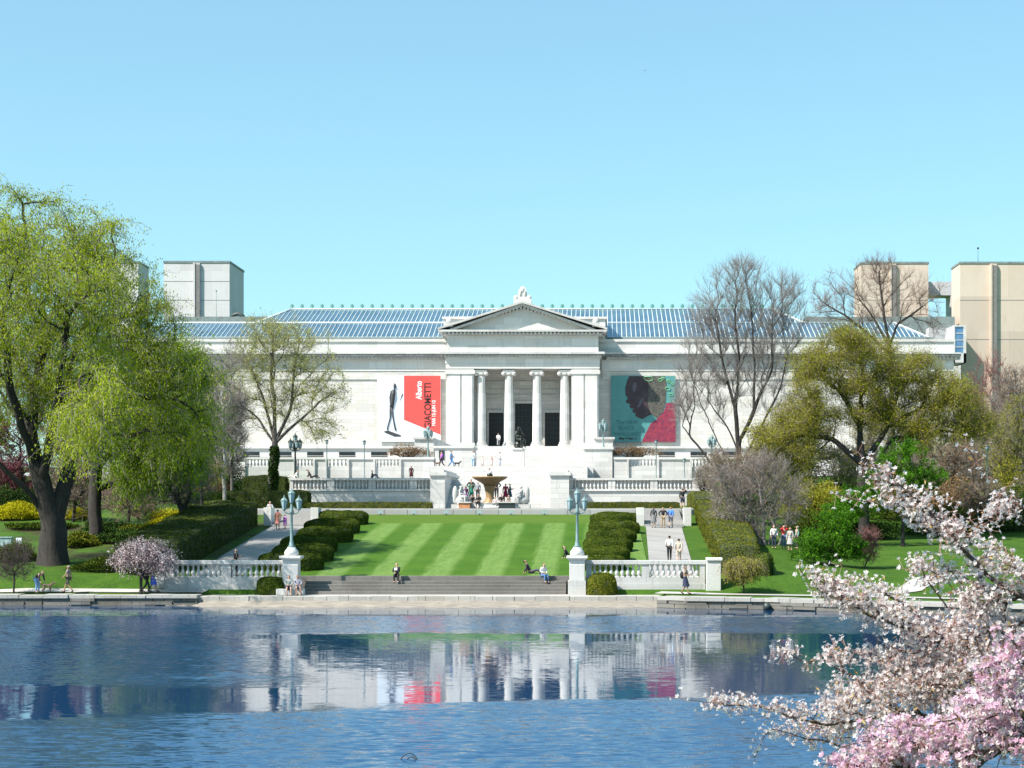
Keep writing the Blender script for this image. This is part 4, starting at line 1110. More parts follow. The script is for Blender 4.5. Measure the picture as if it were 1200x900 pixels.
LF = {
 'willow': leafmat('willow_leaf', (.14,.20,.012), (.36,.44,.025), (.58,.62,.06), .45, .3),
 'willow_green': leafmat('willow_leaf_green', (.08,.15,.010), (.21,.33,.02), (.42,.52,.04), .42, .3),
 'olive': leafmat('olive_bud', (.13,.135,.015), (.28,.275,.03), (.44,.40,.06), .32, .4),
 'bud': leafmat('pale_bud', (.30,.33,.07), (.48,.50,.14), (.6,.58,.2), .4, .3),
 'green': leafmat('fresh_leaf', (.035,.11,.008), (.08,.22,.012), (.16,.34,.025), .35, .5),
 'dark': leafmat('dark_leaf', (.02,.045,.012), (.045,.08,.018), (.07,.12,.025), .15, .5),
 'brown': leafmat('brown_bud', (.14,.09,.05), (.24,.15,.08), (.32,.20,.09), .2, .5),
 'plum': leafmat('plum_leaf', (.12,.03,.045), (.22,.07,.09), (.32,.13,.15), .3, .4),
 'redbud': leafmat('red_bud', (.20,.05,.05), (.32,.10,.09), (.40,.16,.13), .3, .4),
 'pink': leafmat('pink_blossom', (.72,.52,.53), (.85,.70,.70), (.92,.84,.84), .45, .8),
 'hedge': leafmat('yew_leaf', (.022,.045,.007), (.058,.086,.012), (.12,.145,.022), .1, .8),
 'boxwood': leafmat('boxwood_leaf', (.05,.075,.008), (.12,.135,.016), (.21,.19,.03), .12, .9),
 'forsythia': leafmat('forsythia_flower', (.26,.24,.012), (.44,.40,.015), (.62,.55,.03), .25, .8),
 'ivy': leafmat('ivy_leaf', (.02,.04,.01), (.04,.08,.015), (.07,.12,.03), .2, .8),
}
def tree(name, label, cat, s, base, chains, lobes, n, rt, bk, tw=None, leaf=None, depth=None, bf=.35, rtip=.02, seed=1, group=None, crown='crown', up_bias=0, y=None, jit=.8, zb=None, shell=.55, rmax=.05):
    """lobes and chains measured on the photograph at the tree's own scale s (pixels per metre)"""
    rng = np.random.default_rng(seed)
    Y0 = Yd(s) if y is None else y
    def w(px, py, dy=0): return (X(px, s), Y0+dy, Z(py, s))
    bx, by = X(base[0], s), Y0
    z0 = g1(bx, by)-.15 if zb is None else zb
    t = thing(name, label, cat, (bx, by, z0+.15), group)
    C = []
    for ci, ch in enumerate(chains):
        c = []
        for k, p in enumerate(ch):
            dy = p[2] if len(p) > 2 else 0
            c.append(w(p[0], p[1], dy))
        if ci == 0: c = [(bx, by, z0)]+c
        C.append(c)
    lb = []
    for l in lobes:
        dd = l[4] if len(l) > 4 else (depth or (l[2]/s*.9)); oy = l[5] if len(l) > 5 else 0
        c = w(l[0], l[1], oy); lb.append((c[0], c[1], c[2], l[2]/s, dd, l[3]/s))
    pts = in_lobes(lb, n, rng, shell); pts = pts[pts[:, 2] > z0+.5]
    sk = grow(C, pts, bf, rt, rtip, rng)
    org = np.array(ORG[t.name])
    V, Fq = skel_tubes(sk, rng)
    # root flare
    put('trunk', np_mesh('trunk', V-org, Fq, [BARK[bk]], smooth=True), t)
    cr_mats = []; parts = []; mi = []
    ends = []
    if tw:
        per, length, r, up, out, droop, tm = tw[:7]; segs = tw[7] if len(tw) > 7 else 2
        S0, S1 = twigs(sk, rng, per, length, r, up, out, rmax, droop, segs)
        for a, b_ in zip(S0, S1):
            v, f = frusta(a, b_, np.full(len(a), r), np.full(len(a), r*.75), 3); parts.append((v, f)); mi.append(np.zeros(len(f), int)); ends.append((a, b_))
        cr_mats.append(BARK[tm])
    else: cr_mats.append(BARK[bk])
    if leaf:
        for lf in (leaf if isinstance(leaf, list) else [leaf]):
            lm, cnt, size, asp, hang = lf[:5]
            if not ends: 
                c = np.where(sk.r < rmax)[0]; ends = [(sk.P[sk.par[c]], sk.P[c])]
            tot = sum(len(a) for a, _ in ends)
            for a, b_ in ends:
                k = int(cnt*len(a)/tot); idx = rng.integers(0, len(a), k); u = rng.uniform(0, 1, k)[:, None]
                p = a[idx]*(1-u)+b_[idx]*u+rng.normal(size=(k, 3))*(lf[5] if len(lf) > 5 else .04)
                D = np.tile(np.array([0,0,-1.0]), (k, 1))*hang if hang else None
                v, f = leaves(p, size, rng, asp, D)
                parts.append((v, f)); mi.append(np.full(len(f), len(cr_mats)))
            cr_mats.append(LF[lm])
    V, Fq = join(parts)
    put(crown, np_mesh(crown, V-org, Fq, cr_mats, mi=np.concatenate(mi)), t)
    return t, sk

# ---- left bank
tree('willow_tree', 'huge yellow-green willow with a thick leaning trunk at the left edge of the lagoon', 'tree', 17.4, (63,668),
     [[(62,640),(62,615)],[(62,612),(40,578,-1),(8,542,-2),(-22,485,-2.5),(-40,420,-3)],[(62,615),(46,545,-.5),(42,500,-1),(50,445,-1),(55,400,-.5),(38,350,-1),(25,300,-1.5)],
      [(64,608),(78,545,.8),(84,490,1),(108,462,1.5),(132,452,2),(165,440,3)],[(84,490,1),(72,430,1.5),(98,375,1),(126,330,0),(135,290,0)],[(55,400),(75,360,2),(92,300,2.5),(100,262,2.5)],[(40,500,-1),(18,440,-3),(5,380,-3.5)],[(62,560,-.3),(90,470,-4),(120,400,-8)],[(90,470,-4),(135,470,-8),(170,450,-12)],[(46,545,-.5),(40,460,-5),(50,390,-8)],[(84,490,1),(120,490,-2.5),(150,480,-4)]],
     [(15,285,52,58),(88,288,45,48),(-35,350,50,90),(55,390,85,60),(130,375,52,50),(118,310,36,36),(168,385,45,45,3),(185,440,48,52,3),(130,470,60,50),(-30,480,45,50),(55,460,60,45),(180,350,22,24,2),(195,505,40,45,2.5),(215,450,32,40,2,1),(236,440,20,40,2,1),(240,500,22,40,2,1),(60,238,18,12,1.5),(132,262,12,16,1.5),(20,228,16,12,2),(105,240,12,12,1),(155,300,12,14,1),(200,372,14,18,1),(10,420,60,50,4,-8),(80,380,60,50,4,-9),(140,350,50,45,4,-9),(178,485,42,46,4,-13),(150,520,36,36,4,-11),(150,430,50,40,4,-8),(60,320,50,40,4,-8)],
     2100, .84, 'willow_bark', tw=(3,2.3,.012,.15,.35,.75,'twig_grey',3), leaf=[('willow',200000,.165,.36,1.0,.16)], depth=4.6, bf=.30, rtip=.022, seed=11, crown='crown')
tree('willow_tree', 'second greener willow with a straight trunk and drooping curtains of leaves, behind the big one', 'tree', 15.6, (111,645),
     [[(111,600),(113,550),(117,505)],[(113,548),(140,522,-1),(165,530,-2),(188,555,-2.5)],[(117,505),(110,470,1),(95,430,2)],[(117,505),(150,470,0),(185,440,0)]],
     [(110,480,42,45),(158,500,42,50),(205,480,42,48),(215,425,32,40),(165,550,36,40),(215,530,32,36),(150,430,50,40)],
     650, .46, 'willow_bark', tw=(4,2.2,.012,-.1,.3,1.0,'twig_grey',3), leaf=('willow_green',110000,.175,.34,1.1,.16), depth=4.0, bf=.3, rtip=.02, seed=12)
tree('weeping_tree', 'small weeping tree with lime green drooping shoots above the left hedge', 'tree', 14.6, (236,610),
     [[(236,575),(236,545)]], [(232,540,24,14),(250,550,12,14)], 90, .12, 'dark_bark', tw=(6,1.6,.010,-.1,.5,1.2,'twig_brown',3), leaf=('willow_green',3600,.13,.4,1.2,.04), seed=13, depth=1.6)
tree('bare_tree', 'tall bare grey tree with pale slender trunk left of the museum corner', 'tree', 13.2, (262,595),
     [[(262,560),(262,520),(262,480)]], [(255,500,40,45),(250,450,34,40),(272,430,22,38),(238,545,32,26)], 480, .17, 'pale_bark', tw=(6,1.0,.011,.5,.6,-.05,'twig_grey'), leaf=('brown',1500,.08,.5,0), seed=14, bf=.35, rtip=.014)
tree('bare_tree', 'low dark bare crabapple with a short forked trunk behind the long left hedge', 'tree', 15.0, (214,615),
     [[(214,600),(208,585),(195,565)],[(214,600),(225,575),(240,558)]], [(210,572,48,24),(215,552,36,18)], 420, .26, 'dark_bark', tw=(7,.8,.012,.3,.5,0,'twig_grey'), leaf=('plum',1200,.07,.5,0), seed=15, depth=2.6, bf=.4, rtip=.015)
tree('bare_tree', 'dark bare understorey tree between the two willow trunks', 'tree', 14.2, (86,640),
     [[(86,610),(88,590)]], [(90,585,30,34),(75,560,25,30),(120,580,25,30)], 260, .13, 'dark_bark', tw=(6,.9,.012,.4,.5,0,'twig_brown'), leaf=('brown',3500,.10,.5,0), seed=16)
tree('bare_tree', 'brown twiggy understorey tree right of the second willow trunk', 'tree', 14.4, (150,640),
     [[(150,615),(152,595)]], [(148,590,30,30),(170,600,28,25),(140,560,28,26)], 300, .12, 'dark_bark', tw=(7,.9,.012,.4,.5,0,'twig_brown'), leaf=('brown',3500,.10,.5,0), seed=17)
for k, (px, lob, lab) in enumerate(((28,[(25,545,42,42),(60,500,30,34),(5,510,30,34)],'plum red leaved tree seen behind the big willow limbs'),(-12,[(0,560,34,34),(-20,520,30,34)],'plum red leaved tree at the far left edge'),
                         (95,[(95,545,26,30),(80,515,26,26)],'reddish tree between the willow trunks, farther back'))):
    tree('plum_tree', lab, 'tree', 12.6, (px,600), [[(px,580),(px,565)]], lob, 260, .16, 'dark_bark', tw=(4,.8,.012,.4,.5,0,'twig_red'), leaf=('plum',9000,.16,.6,0,.1), seed=30+k, group=None)
for k, (px, lob, lab, lf) in enumerate(((130,[(130,500,36,60),(125,450,30,40)],'grey bare tree of the left grove behind the second willow','brown'),(185,[(185,510,34,50),(180,560,34,30)],'grey bare tree of the left grove behind the drooping curtains','brown'),
                                  (232,[(230,500,26,50),(225,440,24,40)],'grey bare tree of the left grove next to the museum wall','brown'),(-20,[(-10,450,50,70),(30,440,40,50)],'olive tinged tall tree far behind the big willow','olive'),
                                  (75,[(75,500,30,40),(60,450,40,40)],'olive tinged tree behind the fork of the big willow','olive'))):
    tree('bare_tree', lab, 'tree', 11.6, (px,600), [[(px,570),(px,540)]], lob, 360, .18, 'grey_bark', tw=(6,1.1,.013,.5,.5,0,'twig_grey'), leaf=(lf,4500,.12,.6,0,.08), seed=40+k)
for k, (px, s_, lob, lf, lab) in enumerate(((945,12.0,[(945,500,36,50),(925,540,34,36)],'olive','olive tinted tree behind the left part of the broad domed tree'),(1030,11.8,[(1025,510,40,44),(1000,545,34,30)],'olive','olive tinted tree behind the trunk of the broad domed tree'),
                          (1105,11.4,[(1100,470,30,44),(1085,520,36,36),(1125,530,30,36)],'olive','olive tinted tree before the right corner of the museum'),(1140,11.8,[(1145,540,34,40),(1165,500,24,34)],'brown','brown twiggy tree before the foot of the large tan block'),
                          (1190,12.0,[(1192,470,26,44),(1190,540,34,40)],'brown','tall brown twiggy tree at the right edge before the tan block'),(1070,12.2,[(1065,560,40,26)],'brown','low brown twiggy tree behind the bright green tree'))):
    tree('bushy_tree', lab, 'tree', s_, (px,600), [[(px,585),(px,570)]], lob, 520, .16, 'grey_bark', tw=(7,1.0,.011,.5,.5,0,'twig_grey'), leaf=(lf,16000 if lf == 'olive' else 9000,.12,.6,0,.2), seed=260+k, depth=2.4)
for k, (px, s_, lob, lab) in enumerate(((205,12.2,[(205,480,30,60),(215,540,30,40)],'grey twiggy tree behind the curtains of the second willow'),(248,12.0,[(248,470,24,60),(245,540,26,36)],'grey twiggy tree nearest the left end of the museum wall'),
                          (160,12.4,[(160,480,34,60)],'grey twiggy tree seen through the gap between the willows'),(272,12.9,[(270,520,20,44),(276,480,16,30)],'slender grey twiggy tree overlapping the upper terrace wall'))):
    tree('bare_tree', lab, 'tree', s_, (px,600), [[(px,570),(px,540)]], lob, 520, .15, 'grey_bark', tw=(7,1.0,.012,.5,.5,0,'twig_grey'), leaf=('brown',2500,.10,.6,0,.08), seed=240+k)
def mass(name, label, s, px, py, rx, ry, lf, n, cat='shrub', depth=1.5, size=.13, seed=1, zlo=None, hw=1.0):
    """leafy shrub: stems and a cloud of leaves"""
    rng = np.random.default_rng(seed); x, y = X(px, s), Yd(s); z = g1(x, y) if zlo is None else zlo
    t = thing(name, label, cat, (x, y, z)); org = np.array((x, y, z))
    zt = Z(py-ry, s); h = max(.3, zt-z); rxm = rx/s
    pts = []; 
    while len(pts) < 40:
        a = rng.uniform(0, 6.28); rr = math.sqrt(rng.uniform()); pts.append((x+math.cos(a)*rr*rxm*.8, y+math.sin(a)*rr*depth*.8, z+h*rng.uniform(.5,.95)*(1-.35*rr*rr)))
    pts = np.array(pts); st = np.array([(x+(p[0]-x)*.35, y+(p[1]-y)*.35, z-.1) for p in pts])
    V, Fq = frusta(st-org, pts-org, np.full(40,.03), np.full(40,.012), 4)
    put('stem', np_mesh('stem', V, Fq, [BARK['dark_bark']], smooth=True), t)
    d = rng.normal(size=(n, 3)); d[:, 2] = np.abs(d[:, 2]); d /= np.linalg.norm(d, axis=1, keepdims=True)
    lump = 1+.13*np.sin(d[:, 0]*5+seed)+.12*np.sin(d[:, 2]*7+d[:, 1]*4+seed)
    r = rng.uniform(.35, 1, n)**.5*lump
    p = np.column_stack([x+d[:, 0]*r*rxm, y+d[:, 1]*r*depth, z+.1+d[:, 2]*r*(h*.95)])-org
    V, Fq = leaves(p, size, rng, .6)
    put('foliage', np_mesh('foliage', V, Fq, [LF[lf]]), t)
    return t
mass('forsythia_bush', 'bright yellow flowering forsythia hedge left of the big willow trunk', 14.0, 18, 606, 38, 15, 'forsythia', 13000, depth=1.6, seed=1)
mass('forsythia_bush', 'yellow forsythia glimpsed between the two willow trunks', 14.0, 92, 610, 24, 13, 'forsythia', 5000, depth=1.4, seed=2)
mass('forsythia_bush', 'yellow forsythia behind the forked crabapple and the left hedge', 14.4, 212, 612, 50, 14, 'forsythia', 10000, depth=1.2, seed=3)
mass('evergreen_shrub', 'dark evergreen shrub behind the yellow forsythia at the left edge', 13.3, 12, 585, 34, 16, 'dark', 9000, depth=1.5, seed=4)
mass('evergreen_shrub', 'dark evergreen shrub at the foot of the tall pale trunked tree', 13.0, 242, 588, 34, 15, 'dark', 8000, depth=1.5, seed=5)
mass('evergreen_shrub', 'dark green shrub behind the small bare shrub at the far left', 17.0, 14, 655, 34, 18, 'hedge', 9000, depth=1.6, seed=6, size=.11)
mass('ground_shrub', 'low dark clipped shrub right of the big willow trunk', 18.0, 118, 668, 34, 12, 'hedge', 8000, depth=1.0, seed=7, size=.1)
mass('ground_shrub', 'low dark shrub below the pink weeping cherry', 18.2, 168, 672, 26, 10, 'hedge', 6000, depth=.9, seed=8, size=.1)
tree('bare_shrub', 'small bare dark shrub on the lawn at the left edge, near the stooping walker', 'shrub', 19.0, (17,694),
     [[(17,680),(17,672)]], [(17,660,24,26)], 150, .06, 'dark_bark', tw=(6,.7,.009,.5,.6,-.05,'cherry_bark'), leaf=('dark',900,.06,.5,0), seed=18, rtip=.01, depth=1.1)
tree('weeping_cherry', 'small weeping cherry tree covered in pale pink blossom beside the shaded balustrade', 'tree', 19.0, (165,693),
     [[(165,670),(164,640)]], [(168,640,24,8),(153,650,18,10),(184,646,16,9),(190,655,10,8)], 150, .09, 'dark_bark', tw=(8,1.25,.009,-.1,.7,1.1,'cherry_bark',3), leaf=('pink',10500,.085,.9,.3,.035), seed=19, depth=1.4, rtip=.012, crown='blossom')
tree('budding_tree', 'broad budding tree with an ivy clad trunk in front of the left museum wall', 'tree', 12.6, (318,575),
     [[(318,560),(321,535),(322,520)],[(322,522),(312,480),(298,440),(285,412)],[(322,520),(322,470),(318,430),(320,395)],[(322,520),(340,480),(352,450),(378,425)],[(322,525),(352,492),(378,468),(398,455)],[(322,520),(302,490),(275,470)],[(340,480),(345,430),(352,400)]],
     [(320,400,52,32),(290,430,34,46),(352,425,52,50),(384,462,30,42),(330,470,66,42),(376,505,30,18),(275,478,20,34),(312,385,32,18)],
     1100, .31, 'grey_bark', tw=(7,1.0,.008,.25,.5,.05,'twig_olive'), leaf=[('bud',22000,.13,.6,0,.10)], depth=3.0, bf=.32, rtip=.013, seed=20, zb=6.9)
s = 12.6; x, y = X(319,s), Yd(s)
b = MB()
rng = np.random.default_rng(5); n = 7000; zz = rng.uniform(6.9, 11.9, n); a = rng.uniform(0, 6.28, n); rr = .34-.02*(zz-7)+rng.uniform(0,.16,n)+.06*np.sin(zz*3+a)
cx_ = x+(zz-7)*.05
p = np.column_stack([cx_+rr*np.cos(a), y+rr*np.sin(a), zz])
V, Fq = leaves(p, .15, rng, .8)
o = put('ivy', np_mesh('ivy', V-np.array((x,y,6.9)), Fq, [LF['ivy']]), None, (x,y,6.9)); tag(o, 'dark ivy climbing the trunk of the budding tree before the museum', 'ivy')

# ---- right bank
tree('bare_tree', 'tall leafless tree with many upswept limbs in front of the right museum wall', 'tree', 11.6, (868,620),
     [[(868,580),(867,545),(866,520)],[(867,560),(842,520),(820,470),(808,430)],[(866,535),(862,480),(846,420),(838,370)],[(866,520),(884,480),(884,420),(880,360),(872,320)],[(867,545),(892,500),(914,455),(926,400)],
      [(866,530),(852,500),(830,470),(815,450)],[(868,570),(835,545),(800,500)],[(884,480),(905,430),(905,370)],[(862,480),(866,420),(860,350)]],
     [(870,345,62,44),(830,385,42,60),(915,380,36,56),(812,440,28,46),(850,450,56,54),(905,445,40,54),(875,395,66,60),(870,318,32,18),(800,480,18,26),(928,345,18,30)],
     1800, .36, 'dark_bark', tw=(9,1.2,.0085,1.0,.7,-.10,'twig_grey'), depth=3.4, bf=.55, rtip=.010, seed=21, zb=8.6, leaf=None)
tree('bare_tree', 'spreading bare tree with pinkish twigs rising behind the olive tree, before the tan tower', 'tree', 10.6, (1046,560),
     [[(1046,500),(1044,440),(1042,405)],[(1042,405),(1025,375),(1000,340),(980,320)],[(1042,410),(1052,380),(1080,360),(1100,345)],[(1042,405),(1035,360),(1030,320),(1028,300)],[(1042,420),(1010,385),(960,350)],[(1080,360),(1070,420)]],
     [(1030,335,50,36),(985,345,38,34),(1078,350,34,32),(960,365,22,26),(1020,375,60,24),(1030,312,22,18),(1095,385,18,22)],
     750, .28, 'dark_bark', tw=(7,1.1,.0085,.6,.7,-.05,'twig_brown'), leaf=[('redbud',2500,.07,.5,0,.05)], depth=3.2, bf=.42, rtip=.013, seed=22)
tree('olive_tree', 'broad domed tree with olive yellow spring buds and a dark trunk on the right', 'tree', 14.4, (1012,622),
     [[(1012,590),(1011,545),(1008,500)],[(1008,500),(985,460),(960,440)],[(1008,500),(1012,450),(1005,410)],[(1011,545),(1040,500),(1075,480),(1110,470)],[(1011,560),(1045,515),(1100,505),(1145,508)],[(1011,550),(975,515),(940,510)],[(1040,500),(1055,450),(1070,425)]],
     [(1000,418,58,30),(1012,455,50,22),(950,440,34,34),(1062,440,44,32),(1112,470,38,32),(1142,498,26,22),(945,495,42,34),(1040,485,68,26),(992,396,32,10),(905,515,34,28),(1085,510,44,20),(925,540,44,26)],
     1500, .44, 'dark_bark', tw=(7,.9,.011,.5,.5,-.02,'twig_brown'), leaf=[('olive',200000,.105,.6,0,.30)], depth=3.4, bf=.3, rtip=.016, seed=23)
tree('bare_shrub', 'large twiggy grey brown shrub with many stems beside the right path hedge', 'shrub', 15.8, (897,662),
     [[(897,655)],[(897,655),(905,620),(915,590)],[(897,655),(885,620),(865,595)],[(897,655),(895,610),(890,570)],[(897,658),(912,640),(925,600)],[(897,655),(876,630),(850,605)]],
     [(892,570,52,34),(855,588,32,32),(925,590,28,36),(880,612,48,24),(895,545,34,20),(845,560,18,20)],
     900, .22, 'twig_grey', tw=(6,.85,.009,.5,.5,0,'twig_grey'), leaf=[('brown',9000,.085,.6,0,.05)], depth=2.4, bf=.3, rtip=.013, seed=24)
tree('bare_shrub', 'second twiggy brown shrub on the path side, higher and farther back', 'shrub', 14.2, (868,630),
     [[(868,615)],[(868,615),(860,580),(850,555)],[(868,615),(880,580)]], [(862,560,38,28),(840,545,20,20),(885,545,28,26)],
     460, .14, 'twig_grey', tw=(7,.9,.011,.5,.5,0,'twig_brown'), leaf=[('olive',3500,.08,.6,0,.06)], depth=2.2, bf=.3, rtip=.013, seed=25)
tree('green_tree', 'small fresh green leafy tree on the right lawn above the cherry branches', 'tree', 17.2, (972,690),
     [[(972,672),(972,655)]], [(975,640,34,22),(950,650,24,18),(1000,645,18,20),(980,612,28,22),(948,632,16,12)], 320, .11, 'dark_bark', tw=(4,.5,.009,.3,.5,.05,'dark_bark'), leaf=('green',19000,.115,.7,0,.09), depth=2.0, seed=26, rtip=.012)
tree('green_tree', 'bright green leafy tree under the olive tree, to the right of its trunk', 'tree', 14.9, (1058,640),
     [[(1058,620),(1060,590)]], [(1058,535,34,24),(1040,560,34,26),(1080,562,34,24),(1010,585,34,26),(985,600,24,22)], 360, .15, 'dark_bark', tw=(4,.5,.009,.3,.5,.05,'dark_bark'), leaf=('green',24000,.125,.7,0,.1), depth=2.2, seed=27, rtip=.012)
tree('bare_shrub', 'small purple brown bare shrub right of the fresh green tree', 'shrub', 17.0, (1012,672),
     [[(1012,660)]], [(1012,642,22,20),(1018,628,14,12)], 200, .05, 'cherry_bark', tw=(8,.5,.009,.5,.6,0,'twig_red'), leaf=('plum',900,.06,.6,0), depth=1.2, seed=28, rtip=.01)
tree('weeping_tree', 'small mushroom shaped weeping tree with olive brown twigs on the right shore', 'tree', 19.0, (872,699),
     [[(872,680),(872,664)]], [(872,662,17,6)], 110, .055, 'dark_bark', tw=(9,1.15,.009,-.05,.9,1.1,'twig_brown',3), leaf=('olive',22000,.085,.6,.5,.05), depth=1.0, seed=29, rtip=.012)
tree('redbud_tree', 'red budded tree in front of the large tan block', 'tree', 11.2, (1168,570),
     [[(1168,520),(1166,480)],[(1166,480),(1150,450)],[(1166,480),(1180,440)]], [(1160,445,26,36),(1140,480,22,30),(1185,465,20,45),(1170,500,34,24)], 420, .16, 'pale_bark', tw=(6,1.0,.012,.7,.6,0,'twig_red'), leaf=('redbud',7000,.10,.6,0,.07), depth=2.4, seed=31, rtip=.013)
for k, (px, s_, lob, lf, lab, nl) in enumerate((
   (1118,12.9,[(1118,545,36,36),(1095,580,30,28)],'brown','brown twiggy tree right of the bright green tree',8000),
   (1178,12.7,[(1180,530,34,40),(1195,490,22,30)],'olive','olive tinted bushy tree at the right edge',12000),
   (1225,12.4,[(1215,560,30,50)],'olive','olive tinted tree just past the right edge',9000),
   (1150,13.6,[(1150,585,34,26),(1180,600,34,26)],'brown','low brown twiggy tree behind the blossoms on the right',7000),
   (925,12.6,[(925,570,34,34),(950,590,30,26)],'olive','yellowish bushy tree behind the big twiggy shrub',10000),
   (800+25,12.4,[(826,562,14,16)],'olive','small sparse tree at the end of the terrace wall',900),
   (1250,14.5,[(1240,560,50,60)],'brown','brown tree outside the right edge',6000))):
    tree('bushy_tree', lab, 'tree', s_, (px,620), [[(px,600),(px,585)]], lob, 300, .14, 'dark_bark', tw=(6,.8,.012,.4,.5,0,'twig_grey'), leaf=(lf,nl,.12,.6,0,.1), seed=50+k, depth=2.4)
mass('evergreen_shrub', 'dark evergreen shrub low behind the bright green trees', 14.2, 1010, 630, 44, 22, 'dark', 12000, depth=1.8, seed=61)
mass('evergreen_shrub', 'dark evergreen shrub behind the blossoms right of the bright green tree', 13.8, 1100, 612, 48, 24, 'dark', 14000, depth=2, seed=62)
mass('evergreen_shrub', 'dark evergreen shrub at the right edge above the blossoms', 13.6, 1185, 606, 44, 34, 'dark', 14000, depth=2, seed=63)
mass('evergreen_shrub', 'green shrub under the twiggy trees behind three visitors', 14.6, 945, 618, 30, 18, 'hedge', 8000, depth=1.4, seed=64)
# undergrowth closing the view on both banks
for k, a in enumerate((
  ('green bush low behind the big willow trunk',14.6,50,632,40,18,'hedge',7000),('low dark bush right of the second willow trunk',15.6,145,640,30,18,'dark',8000),('dark bush just left of the long left hedge',16.2,178,640,22,16,'dark',6000),
  ('green bush right beside the big willow trunk, behind it',15.8,95,640,22,14,'boxwood',6000),('dark leafy bush behind the tall pale trunked bare tree',11.4,258,560,30,26,'dark',8000),
  ('dark bush between the willow trunks near the ground',14.8,128,628,30,16,'dark',7000),
  ('green bush below the drooping willow curtains',15.2,172,628,30,14,'boxwood',6000),('brown bush behind the far end of the left hedge',12.4,245,562,30,18,'brown',6000),
  ('dark bush at the far left edge behind the plum trees',12.0,-5,560,50,30,'dark',9000),('dark bush far behind the big willow fork',11.8,70,560,45,26,'dark',8000),('dark bush in the left grove before the museum end',11.6,160,556,45,26,'dark',8000),('bush at the left end of the upper terrace wall',11.2,230,545,40,22,'olive',8000),
  ('dark bush beyond the right hedge, behind the twiggy shrub',13.2,880,600,34,24,'dark',8000),('olive bush under the olive tree, left of its trunk',13.4,960,590,44,26,'olive',12000),('green bush under the olive tree, right of its trunk',13.0,1050,588,50,28,'hedge',12000),
  ('brown bush right of the bright green tree, low',13.2,1120,590,44,26,'brown',9000),('olive bush near the right edge above the blossoms',12.8,1190,575,44,34,'olive',10000),('dark bush before the right end of the museum',11.4,900,555,50,30,'olive',9000),
  ('brown bush below the right end of the museum wall',11.2,985,545,55,34,'brown',10000),('olive bush before the annex of the museum',11.0,1075,545,55,34,'olive',10000),('dark bush below the red budded tree',11.0,1160,545,50,36,'dark',9000))):
    mass('bush', a[0], a[1], a[2], a[3], a[4], a[5], a[6], a[7], cat='bush', depth=2.2, size=.17, seed=200+k)
mass('bare_hedge_plant', 'russet dried climber hanging over the upper wall below the red banner', 10.2, 478, 527, 30, 5, 'brown', 2500, depth=.7, size=.14, seed=65, cat='plant', zlo=12.3)
mass('bare_hedge_plant', 'russet dried climber hanging over the upper wall below the teal banner', 10.2, 742, 527, 34, 5, 'brown', 2800, depth=.7, size=.14, seed=66, cat='plant', zlo=12.3)

# ---- clipped hedges
def hedge_mesh(name, f, un, vn, leaf, nleaf, size, rng, org):
    """f(u,v)-> points; u around, v up; base surface + leaves standing off it"""
    u, v = np.meshgrid(np.linspace(0, 1, un), np.linspace(0, 1, vn)); P = f(u.ravel(), v.ravel())
    i = (np.arange(vn-1)[:, None]*un+np.arange(un-1)).ravel(); Fq = np.stack([i, i+1, i+un+1, i+un], -1)
    A = P[Fq]; c = A.mean(1); nrm = np.cross(A[:, 1]-A[:, 0], A[:, 3]-A[:, 0]); ar = np.linalg.norm(nrm, axis=1); 
    k = rng.choice(len(Fq), nleaf, p=ar/ar.sum()); a = rng.uniform(0, 1, nleaf)[:, None]; b_ = rng.uniform(0, 1, nleaf)[:, None]
    p = (A[k, 0]*(1-a)+A[k, 1]*a)*(1-b_)+(A[k, 3]*(1-a)+A[k, 2]*a)*b_
    nn = nrm[k]/(ar[k][:, None]+1e-9)
    D = np.cross(nn, rng.normal(size=p.shape)); D /= np.linalg.norm(D, axis=1, keepdims=True)+1e-9; D = D+nn*.35
    w = np.sin(p[:, 0]*5)*np.sin(p[:, 1]*4)*np.sin(p[:, 2]*6)*.05
    D /= np.linalg.norm(D, axis=1, keepdims=True); sc_ = (size*rng.uniform(.6, 1.3, nleaf))[:, None]
    wd = np.cross(nn+rng.normal(size=p.shape)*.45, D); wd /= np.linalg.norm(wd, axis=1, keepdims=True)+1e-9; p0 = p+nn*(w[:, None]+.01)
    Vl = np.stack([p0, p0+D*sc_*.5+wd*sc_*.32, p0+D*sc_, p0+D*sc_*.5-wd*sc_*.32], 1).reshape(-1, 3); Fl = np.arange(nleaf)[:, None]*4+np.arange(4)[None, :]
    V, Fa = join([(P, Fq), (Vl, Fl)])
    mi = np.concatenate([np.zeros(len(Fq), int), np.ones(len(Fl), int)])
    return np_mesh(name, V-np.array(org), Fa, [M['hedge_core'], LF[leaf]], mi=mi)
M['hedge_core'] = mat('hedge_inside', (.035,.045,.012), .95, .5, 4)
def sgnpow(a, e): return np.sign(a)*np.abs(a)**e
